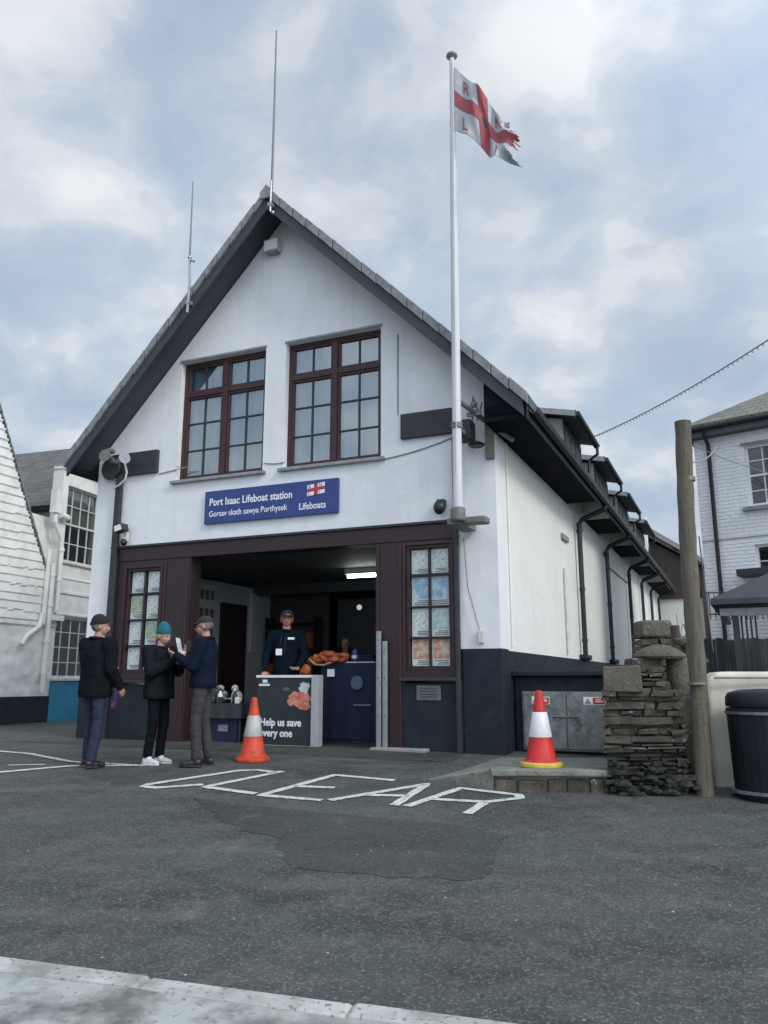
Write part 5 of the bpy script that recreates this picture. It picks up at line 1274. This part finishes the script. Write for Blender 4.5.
def person(loc, face, label, H=1.75, hat='beanie', hatc=None, jac=None, tro=None, sho=None, armL=None, armR=None, headyaw=0, headpitch=0,
           sk=None, legL=(0,0), legR=(0,0), bulk=1.0, glasses=False, collar=None, long=.88, hairc=None, sole=None, lean=0, low=False, handcurl=(.6,.6), palmL=(0,0,1), palmR=(0,0,1), seed=0):
    """arms: (elbow, wrist, hand direction) in the person's own space: x to the figure's right, y forward. face = world heading of forward."""
    sk = sk or skin; hairc = hairc or hairm
    P = bpy.data.objects.new('person', None); COL.objects.link(P); tag(P, label, 'person')
    P.location = loc; P.rotation_euler = (0,0,math.atan2(face[1], face[0])-math.pi/2); k = H/1.75; P.scale = (k,k,k)
    S = {1: Vector((.185*bulk,-.01,1.425)), -1: Vector((-.185*bulk,-.01,1.425))}
    arms = {1: armR or ((.25,-.03,1.14),(.26,.06,.90),(0,.1,-1)), -1: armL or ((-.25,-.03,1.14),(-.26,.06,.90),(0,.1,-1))}
    legs = {}
    for s, (fx, fy) in ((1, legR), (-1, legL)):
        ank = Vector((.10*s+fx, fy-.03, .085)); hip = Vector((.09*s, 0, .92)); kn = hip.lerp(ank, .5)+Vector((.005*s, .035, .03)); legs[s] = (hip, kn, ank)
    hx = head_xf(headyaw, headpitch, (0,-.01,1.52))
    # ---- body: one continuous skin
    b = MB(); hb = MB()
    hb.ball((0,.0,1.665),(.076,.096,.092),22); hb.ball((0,.030,1.605),(.060,.066,.066),18); hb.ball((0,.052,1.565),(.036,.034,.026),12)
    hb.ball((0,.086,1.600),(.016,.02,.014),10); hb.cone_seg((0,.088,1.648),(0,.108,1.612),.010,.0145,10); hb.ball((0,.078,1.668),(.05,.018,.012),10)
    for s in (1,-1):
        hb.ball((s*.078,-.005,1.630),(.010,.020,.032),10); hb.ball((s*.037,.066,1.612),(.022,.02,.018),10); hb.ball((s*.012,.104,1.608),(.009,.009,.008),8)
    hb.ball((0,.092,1.583),(.022,.010,.006),10)
    for v in hb.v: b.v.append(hx(v))
    b.f += [list(f) for f in hb.f]; b.m += hb.m
    b.cone_seg((0,-.02,1.44),hx((0,-.005,1.56)),.062,.052,14); b.ball((0,-.01,1.30),(.15,.095,.16),16); b.ball((0,-.005,1.08),(.125,.085,.17),16); b.ball((0,0,.95),(.14,.095,.10),16)
    for s in (1,-1):
        E_, W_, D_ = [Vector(q) for q in arms[s]]
        b.cone_seg((0,-.01,1.38),S[s]+Vector((-.02*s,0,-.03)),.055,.035); b.cone_seg(S[s]+Vector((-.02*s,0,-.03)),E_,.035,.034); b.cone_seg(E_,W_,.036,.026); hand(b, W_, D_, palmR if s == 1 else palmL, -1 if s == 1 else 1, handcurl[0 if s == -1 else 1])
        hip, kn, ank = legs[s]; b.cone_seg(hip,kn,.075,.05); b.cone_seg(kn,ank,.048,.036); b.ball(ank+Vector((0,.02,-.03)),.03,8)
    blob('body', b, sk, P, .0065, 1)
    # ---- face details
    for s in (1,-1):
        e = MB(); 
        e.ball(hx((s*.031,.083,1.637)),(.0125,.0085,.0075),10); eo = local('eye', e, eyew, P)
        q = MB(); q.ball(hx((s*.031,.0895,1.637)),(.0055,.004,.0055),8); local('iris', q, iris, eo)
        q = MB(); q.tube([hx((s*.014,.0975,1.662)),hx((s*.032,.0965,1.668)),hx((s*.05,.084,1.662))],[.0035,.0045,.003],6); local('eyebrow', q, hairc, P)
    q = MB(); q.tube([hx((-.022,.094,1.583)),hx((-.008,.104,1.585)),hx((.008,.104,1.585)),hx((.022,.094,1.583))],[.003,.0062,.0062,.003],8); local('mouth', q, lips, P)
    # ---- hair
    q = MB(); q.ball(hx((0,-.022,1.655)),(.082,.086,.085),16)
    for s in (1,-1): q.ball(hx((s*.066,-.03,1.62)),(.02,.045,.045),10)
    blob('hair', q, hairc, P, .009, 1, fold=.005, fscale=60, seed=seed)
    # ---- hat
    if hat == 'beanie' or hat == 'tall_beanie':
        tz = .055 if hat == 'tall_beanie' else .0
        q = MB(); q.ball(hx((0,-.012,1.70)),(.087,.103,.095),20); 
        if tz: q.ball(hx((0,-.03,1.745)),(.072,.082,.085),18)
        hb2 = MB()
        hat_o = blob('beanie', q, hatc, P, .007, 2, fold=.003, fscale=40, seed=seed)
        bm = bmesh.new(); bm.from_mesh(hat_o.data)
        inv = lambda v: (Matrix.Rotation(-headpitch,4,'X') @ Matrix.Rotation(-headyaw,4,'Z') @ (v-Vector((0,-.01,1.52)))) + Vector((0,-.01,1.52))
        bmesh.ops.delete(bm, geom=[v for v in bm.verts if inv(v.co).z < 1.668+.10*min(0, inv(v.co).y)], context='VERTS'); bm.to_mesh(hat_o.data); bm.free()
        sol = hat_o.modifiers.new('s','SOLIDIFY'); sol.thickness = .006
        q = MB(); pts = []
        for i in range(33):
            t_ = i/32*2*math.pi; pts.append(hx((.083*math.sin(t_), -.012+.099*math.cos(t_), 1.674+.011*math.cos(t_)-.004)))
        [q.tube([p_+Z*dz_ for p_ in pts], .0085, 8, caps=False) for dz_ in (0,.012,.024)]; local('turn_up', q, hatc, hat_o)
    if hat == 'cap':
        q = MB(); q.ball(hx((0,-.012,1.685)),(.087,.104,.080),20); hat_o = blob('cap', q, hatc, P, .007, 1)
        bm = bmesh.new(); bm.from_mesh(hat_o.data)
        inv = lambda v: (Matrix.Rotation(-headpitch,4,'X') @ Matrix.Rotation(-headyaw,4,'Z') @ (v-Vector((0,-.01,1.52)))) + Vector((0,-.01,1.52))
        bmesh.ops.delete(bm, geom=[v for v in bm.verts if inv(v.co).z < 1.678], context='VERTS'); bm.to_mesh(hat_o.data); bm.free()
        sol = hat_o.modifiers.new('s','SOLIDIFY'); sol.thickness = .005
        q = MB(); vs = []; n = 12
        for r_, dz in ((.0,.0),(.035,.003),(.068,-.010)):
            for i in range(n+1):
                a_ = -1.15+2.3*i/n; vs.append(hx(((.086+r_*.35)*math.sin(a_), -.012+(.100+r_)*math.cos(a_), 1.682+dz)))
        q.add(vs, [(j*(n+1)+i, j*(n+1)+i+1, (j+1)*(n+1)+i+1, (j+1)*(n+1)+i) for j in range(2) for i in range(n)])
        o = local('peak', q, hatc, hat_o); s2 = o.modifiers.new('s','SOLIDIFY'); s2.thickness = .005
    if glasses:
        q = MB()
        for s in (1,-1):
            q.tube([hx((s*.034+.024*math.cos(i/14*6.283), .103+.0, 1.636+.017*math.sin(i/14*6.283))) for i in range(15)], .0028, 6)
            q.tube([hx((s*.058,.103,1.64)),hx((s*.082,.0,1.64))], .0025, 6)
        q.tube([hx((-.010,.104,1.64)),hx((.010,.104,1.64))], .0025, 6); local('glasses', q, black_pl, P)
    # ---- jacket
    j = MB(); w = bulk
    def ring(z, rx, ry, cy=0): return (z, rx*w, ry*w, cy)
    prof = [ring(long,.172,.125), ring(long+.05,.178,.130), ring(1.02,.168,.122), ring(1.15,.168,.122,-.005), ring(1.30,.182,.126,-.01), ring(1.39,.172,.110,-.015), ring(1.45,.12,.085,-.02), ring(1.485,.075,.068,-.015)]
    n = 28; vs = []
    for z, rx, ry, cy in prof:
        for i in range(n):
            t_ = i/n*2*math.pi; vs.append((rx*math.copysign(abs(math.cos(t_))**.85, math.cos(t_)), cy+ry*math.sin(t_), z))
    fs = [(a*n+i, a*n+(i+1)%n, (a+1)*n+(i+1)%n, (a+1)*n+i) for a in range(len(prof)-1) for i in range(n)]+[tuple(range(n))[::-1], tuple((len(prof)-1)*n+i for i in range(n))]
    j.add(vs, fs)
    for s in (1,-1):
        E_, W_, D_ = [Vector(q) for q in arms[s]]
        j.ball(S[s]+Vector((-.015*s,0,-.01)), .074*w, 14); j.cone_seg((.02*s,-.015,1.44),S[s]+Vector((-.02*s,0,0)),.062,.066); j.cone_seg(S[s],E_,.070*w,.060*w); j.cone_seg(E_,W_+(E_-W_)*.06,.058*w,.045*w)
    jo = blob('jacket', j, jac, P, .011, 3, fold=.012, fscale=5.5, seed=seed)
    q = MB(); pts = [(.074*w*math.sin(i/24*6.283), -.015+.070*w*math.cos(i/24*6.283), 1.487-.012*math.cos(i/24*6.283)) for i in range(25)]
    q.tube(pts, .022, 8, caps=False); local('collar', q, collar or jac, jo)
    q = MB(); q.tube([(0,.118*w,long+.01),(.0,.130*w,1.15),(0,.122*w,1.33),(0,.075*w,1.46)], .0045, 5); local('zip', q, black_pl, jo)
    # ---- trousers
    t = MB(); t.ball((0,0,.94),(.158,.112,.11),18)
    for s in (1,-1):
        hip, kn, ank = legs[s]; t.cone_seg(hip,kn,.092,.068,14); t.cone_seg(kn,ank+Vector((0,0,.03)),.066,.058,14)
    blob('trousers', t, tro, P, .010, 2, fold=.012, fscale=10, seed=seed+3)
    # ---- shoes
    for s in (1,-1):
        hip, kn, a = legs[s]; q = MB(); out = Vector((.012*s,0,0))
        q.ball(a+Vector((0,-.015,-.035)),(.042,.055,.05),14); q.ball(a+Vector((0,.07,-.045))+out*.5,(.044,.09,.038),14); q.ball(a+Vector((0,.135,-.052))+out,(.043,.055,.028),14); q.cone_seg(a+Vector((0,0,.02)),a+Vector((0,.04,-.03)),.045,.04)
        for i, v in enumerate(q.v): v.z = max(v.z, .014)
        so = blob('shoe', q, sho, P, .0075, 1)
        q = MB(); pr = []
        for i in range(22):
            t_ = i/22*2*math.pi; pr.append((a.x+out.x+ .047*math.cos(t_)*(1-.12*(math.sin(t_) < 0)), a.y+.058+.135*math.sin(t_)))
        q.prism(pr, lambda x, y, z: Vector((x, y, z)), .0, .022); local('sole', q, sole or black_pl, so, smooth=False, bevel=.004)
    return P, jo

nylon = M('black_jacket', (.007,.008,.011), (.012,.013,.017), 9, spec=.05, rough=.85, bump=.3, bscale=60)
nylon2 = M('charcoal_puffer', (.008,.011,.014), (.014,.017,.02), 9, spec=.06, rough=.85, bump=.3, bscale=60)
navyj = M('navy_fleece', (.006,.011,.024), (.008,.014,.028), 9, spec=.06, rough=.85, bump=.3, bscale=90)
navyt = M('navy_teal_fleece', (.004,.011,.018), (.003,.008,.013), 9, spec=.06, rough=.85, bump=.3, bscale=90)
jeans = M('blue_jeans', (.009,.016,.042), (.015,.025,.055), 8, rough=.85, bump=.4, bscale=120)
blackt = M('black_leggings', (.006,.007,.010), (.009,.010,.013), 8, spec=.06, rough=.85)
greyt = M('grey_brown_trousers', (.030,.028,.031), (.045,.041,.042), 8, rough=.85, bump=.3, bscale=90)
wshoe = M('white_trainer', (.68,.68,.68), (.5,.5,.5), 14, rough=.6); bshoe = M('black_boot', (.014,.013,.013), (.022,.02,.02), 9, rough=.45)
tealw = M('teal_wool', (.012,.14,.19), (.009,.10,.14), 30, rough=.95, bump=1, bscale=120, stretch=(1,1,3)); blackw = M('black_wool', (.012,.013,.015), (.02,.02,.022), 30, rough=.95, bump=1, bscale=120); capm = M('black_cap', (.012,.013,.018), (.018,.019,.024), 9, rough=.8)

# man seen from behind at the left
P1, J1 = person((-3.37,9.45,groundz(-3.3,9.45)), (.55,.83), 'man in black jacket, black beanie and blue jeans seen from behind at the left', 1.70, 'beanie', blackw, nylon, jeans, bshoe,
    armR=((.27,.0,1.13),(.24,.16,.92),(-.05,.6,-.8)), armL=((-.26,.06,1.14),(-.15,.26,1.10),(.6,.6,.1)), headyaw=R(-35), legL=(-.01,.06), legR=(.01,-.04), bulk=1.28, seed=1, long=.80, palmR=(-1,0,0))
bag = thing('bag', (-3.16,9.42,.62), 'crumpled purple bag hanging at the side of the man at the left', 'bag')
b = MB(); b.ball((-3.11,9.42,.76),(.03,.08,.12),14,.2,3); b.ball((-3.12,9.40,.69),(.035,.085,.08),14,.25,5); b.build('body', M('purple_fabric',(.05,.02,.08),(.03,.015,.05),9,rough=.7,bump=.5,bscale=20), bag, smooth=True)
b = MB(); b.tube([(-3.12,9.38,.84),(-3.14,9.42,.94),(-3.12,9.50,.84)],.008,6); b.build('handle', MATS['purple_fabric'], bag)
# woman with teal beanie
P2, J2 = person((-2.70,9.72,groundz(0,9.7)), (.93,-.36), 'woman in tall teal beanie, black puffer jacket, black leggings and white trainers', 1.60, 'tall_beanie', tealw, nylon2, blackt, wshoe,
    armR=((.27,.06,1.16),(.12,.27,1.30),(-.5,.6,.5)), armL=((-.26,.10,1.18),(-.06,.29,1.40),(.2,.7,.7)), headyaw=R(-8), headpitch=R(-14), legL=(0,.02), legR=(.01,-.01), bulk=1.34, seed=2, long=.82, sk=skin2, sole=wshoe, hairc=M('hair_blonde',(.35,.24,.14),(.28,.18,.1),40,rough=.8), palmR=(-.5,0,.5), palmL=(.5,0,.4))
# man facing her
P3, J3 = person((-2.13,9.52,groundz(0,9.5)), (-.95,.02), 'man in navy jacket, black cap and grey trousers facing left with papers', 1.71, 'cap', capm, navyj, greyt, bshoe,
    armR=((.25,.07,1.14),(.12,.31,1.20),(-.3,.85,.2)), armL=((-.26,.07,1.15),(-.12,.31,1.28),(.2,.8,.35)), headyaw=R(0), headpitch=R(-6), legL=(0,.05), legR=(.0,-.05), bulk=1.18, glasses=True, seed=3, long=.90, palmR=(-.4,0,.6), palmL=(.4,0,.6))
# things in their hands
def at(P, p):
    k = P.scale[0]; a = P.rotation_euler[2]; x, y, z = p
    return Vector((P.location[0]+k*(x*math.cos(a)-y*math.sin(a)), P.location[1]+k*(x*math.sin(a)+y*math.cos(a)), P.location[2]+k*z))
b = MB(); c_ = at(P3, (-.01,.33,1.36)); e1 = (at(P3,(1,0,0))-at(P3,(0,0,0))).normalized(); e2 = (at(P3,(0,1,0))-at(P3,(0,0,0))).normalized()
q = [c_-e1*.09-e2*.06+Z*-.12, c_+e1*.09-e2*.06+Z*-.12, c_+e1*.09+e2*.0+Z*.13, c_-e1*.09+e2*.0+Z*.13]
b.add(q+[p+e2*.004 for p in q], [(0,1,2,3),(7,6,5,4),(0,4,5,1),(1,5,6,2),(2,6,7,3),(3,7,4,0)])
lf = thing('leaflet', c_, 'white leaflet held up by the man in the navy jacket', 'leaflet'); b.build('sheet', paper, lf)
b = MB(); 
for kk in range(4):
    q = [c_+e1*x-e2*(.06-.06*(z+.12)/.25)+Z*z-e2*.0035 for x, z in ((-.07,-.08+.045*kk),(.06,-.08+.045*kk),(.06,-.065+.045*kk),(-.07,-.065+.045*kk))]; b.add(q, [(0,1,2,3)])
b.build('print', pcols[4], lf)
c_ = at(P2, (.05,.38,1.36)); cup = thing('paper_cup', c_, 'white cup held by the woman in the teal beanie', 'cup')
MB().lathe([(0,-.045),(.026,-.045),(.034,.04),(.036,.044),(.03,.044),(0,.035)], c_, 16).build('body', whitep, cup, smooth=True)
MB().lathe([(.0,.045),(.038,.045),(.038,.053),(.03,.06),(0,.06)], c_, 16).build('lid', whitep, cup, smooth=True)
c_ = at(P2, (-.02,.42,1.49)); gl = thing('phone', c_, 'black phone held up between the woman and the man', 'phone')
MB().box(-.035,.035,-.005,.005,-.075,.075, lambda a,b_,z: c_+Vector((.5,.85,0)).normalized()*a+Vector((.85,-.5,0))*b_+Z*z+Vector((0,0,0))).build('body', black_pl, gl, bevel=.006)
MB().box(-.030,.030,.0055,.0065,-.068,.068, lambda a,b_,z: c_+Vector((.5,.85,0)).normalized()*a+Vector((.85,-.5,0))*b_+Z*z).build('screen', room_d, gl)
# sleeve badge (a printed mark on the navy jacket) 
def badge(P, J, c, n_, up, w, h, mat, name='badge'):
    n_ = Vector(n_).normalized(); up = Vector(up); s_ = up.cross(n_).normalized(); c = Vector(c)
    q = MB(); q.box(-w/2,w/2,-.003,.003,-h/2,h/2, lambda a,t,z: c+s_*a+n_*t+up.normalized()*z); return mb_link(name, q, mat, J, False, .001)
badge(P3, J3, (-.285,.03,1.30), (-1,-.1,.2), (0,.3,1), .075, .05, whl)
# tall volunteer behind the display board
vp = B(3.47,.36,.05)
P4, J4 = person(vp, (-.02,-1), 'tall man in dark cap, glasses and navy fleece with white badge behind the display board', 1.97, 'cap', capm, navyt, blackt, bshoe,
    armR=((.27,.0,1.14),(.26,.14,.93),(0,.6,-.7)), armL=((-.27,.04,1.14),(-.20,.24,.98),(.3,.8,-.3)), headyaw=R(8), bulk=1.0, glasses=True, seed=4, collar=navyt)
badge(P4, J4, (.075,.150,1.185), (.1,1,.05), (0,0,1), .085, .085, whl, 'identity_card'); badge(P4, J4, (-.085,.142,1.365), (-.05,1,.15), (0,0,1), .09, .03, whl, 'badge')
q = MB(); q.tube([(.075,.155,1.23),(.05,.145,1.35),(.045,.08,1.46)], .004, 5); mb_link('lanyard', q, navy, J4, True, 0)
fpz = B(4.24,3.9,.05)
P5, J5 = person(fpz, (-.1,-1), 'person in black clothes standing far back in the dark garage', 1.72, 'none', None, nylon, blackt, bshoe, seed=5, sk=skin2)

# ------------------------------------------------------------------ sky, sun, camera
SUN_AZ = R(128)     # measured from +X towards +Y ... direction the light comes from
sun_dir = Vector((.62,-.62,.62)).normalized()
wd = bpy.data.worlds.new('World'); scene.world = wd; wd.use_nodes = True
N = wd.node_tree.nodes; L = wd.node_tree.links; bg = N['Background']
sky = N.new('ShaderNodeTexSky'); sky.sky_type = 'NISHITA'; sky.sun_disc = False
elev = math.asin(sun_dir.z); sky.sun_elevation = elev; sky.sun_rotation = math.atan2(sun_dir.x, sun_dir.y)
sky.air_density = 1.0; sky.dust_density = 2.0
tc = N.new('ShaderNodeTexCoord'); sp = N.new('ShaderNodeSeparateXYZ'); L.new(tc.outputs['Generated'], sp.inputs[0])
def mth(op, a, b=None, c=None):
    m = N.new('ShaderNodeMath'); m.operation = op
    for i, v in enumerate((a, b, c)):
        if v is None: continue
        if isinstance(v, (int, float)): m.inputs[i].default_value = v
        else: L.new(v, m.inputs[i])
    return m.outputs[0]
zc = mth('ADD', mth('MAXIMUM', sp.outputs[2], 0.0), .42)
cx = mth('DIVIDE', sp.outputs[0], zc); cy = mth('DIVIDE', sp.outputs[1], zc)
cb = N.new('ShaderNodeCombineXYZ'); L.new(cx, cb.inputs[0]); L.new(cy, cb.inputs[1]); cb.inputs[2].default_value = 3.1
def wn(scale, detail, rough, dist=0, off=0):
    mp = N.new('ShaderNodeMapping'); L.new(cb.outputs[0], mp.inputs[0]); mp.inputs['Location'].default_value = (off, off*.7, off*.3)
    n = N.new('ShaderNodeTexNoise'); n.inputs['Scale'].default_value = scale; n.inputs['Detail'].default_value = detail; n.inputs['Roughness'].default_value = rough; n.inputs['Distortion'].default_value = dist
    L.new(mp.outputs[0], n.inputs['Vector']); return n.outputs['Fac']
def wr(src, stops):
    r = N.new('ShaderNodeValToRGB'); L.new(src, r.inputs[0]); e = r.color_ramp.elements; r.color_ramp.interpolation = 'EASE'
    e[0].position, e[0].color = stops[0][0], (*stops[0][1], 1); e[1].position, e[1].color = stops[-1][0], (*stops[-1][1], 1)
    for p, c in stops[1:-1]: q = e.new(p); q.color = (*c, 1)
    return r.outputs[0]
base = wn(3.3, 6, .50, .3, 2.3)
fine_ = wn(8.0, 5, .52, .3, 5.0)
s1 = mth('ADD', mth('MULTIPLY', base, .56), mth('MULTIPLY', fine_, .44))
cloud = wr(s1, [(.38,(.41,.495,.61)),(.46,(.455,.53,.63)),(.51,(.53,.585,.66)),(.56,(.63,.67,.715)),(.63,(.74,.765,.785))])
dk = wn(2.1, 5, .5, .2, 9.0)
shade = wr(dk, [(.38,(.80,.83,.88)),(.6,(1.0,1.0,1.0))])
mixn = N.new('ShaderNodeMix'); mixn.data_type = 'RGBA'; mixn.blend_type = 'MULTIPLY'; mixn.inputs[0].default_value = .8; L.new(cloud, mixn.inputs[6]); L.new(shade, mixn.inputs[7])
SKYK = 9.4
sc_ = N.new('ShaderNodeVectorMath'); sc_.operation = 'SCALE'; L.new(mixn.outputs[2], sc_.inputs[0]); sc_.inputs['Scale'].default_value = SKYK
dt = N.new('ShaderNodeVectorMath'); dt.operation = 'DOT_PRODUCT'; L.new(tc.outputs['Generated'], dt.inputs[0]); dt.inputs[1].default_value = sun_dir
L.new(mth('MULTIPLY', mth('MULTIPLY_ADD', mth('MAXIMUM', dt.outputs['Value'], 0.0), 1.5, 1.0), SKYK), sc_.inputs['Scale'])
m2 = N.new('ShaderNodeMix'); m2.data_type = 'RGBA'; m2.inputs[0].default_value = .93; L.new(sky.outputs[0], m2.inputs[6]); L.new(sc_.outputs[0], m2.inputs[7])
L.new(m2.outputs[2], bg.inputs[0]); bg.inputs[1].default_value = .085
sl_ = bpy.data.lights.new('sun', 'SUN'); sl_.energy = 1.0; sl_.angle = R(14); sl_.color = (1,.95,.87); so_ = bpy.data.objects.new('sun', sl_); COL.objects.link(so_)
so_.rotation_euler = (-sun_dir).to_track_quat('-Z', 'Y').to_euler()

cam = bpy.data.cameras.new('camera'); co = bpy.data.objects.new('camera', cam); COL.objects.link(co); scene.camera = co
co.location = (0,0,.97); co.rotation_euler = (R(90)+math.atan(168/790), 0, 0)
cam.sensor_fit = 'VERTICAL'; cam.sensor_height = 24; cam.lens = 24*790/1024; cam.clip_start = .05; cam.clip_end = 3000
scene.view_settings.view_transform = 'Standard'; scene.view_settings.look = 'None'; scene.view_settings.exposure = 0.60; scene.view_settings.gamma = 1
scene.cycles.max_bounces = 6; scene.cycles.transparent_max_bounces = 8; scene.cycles.use_denoising = True
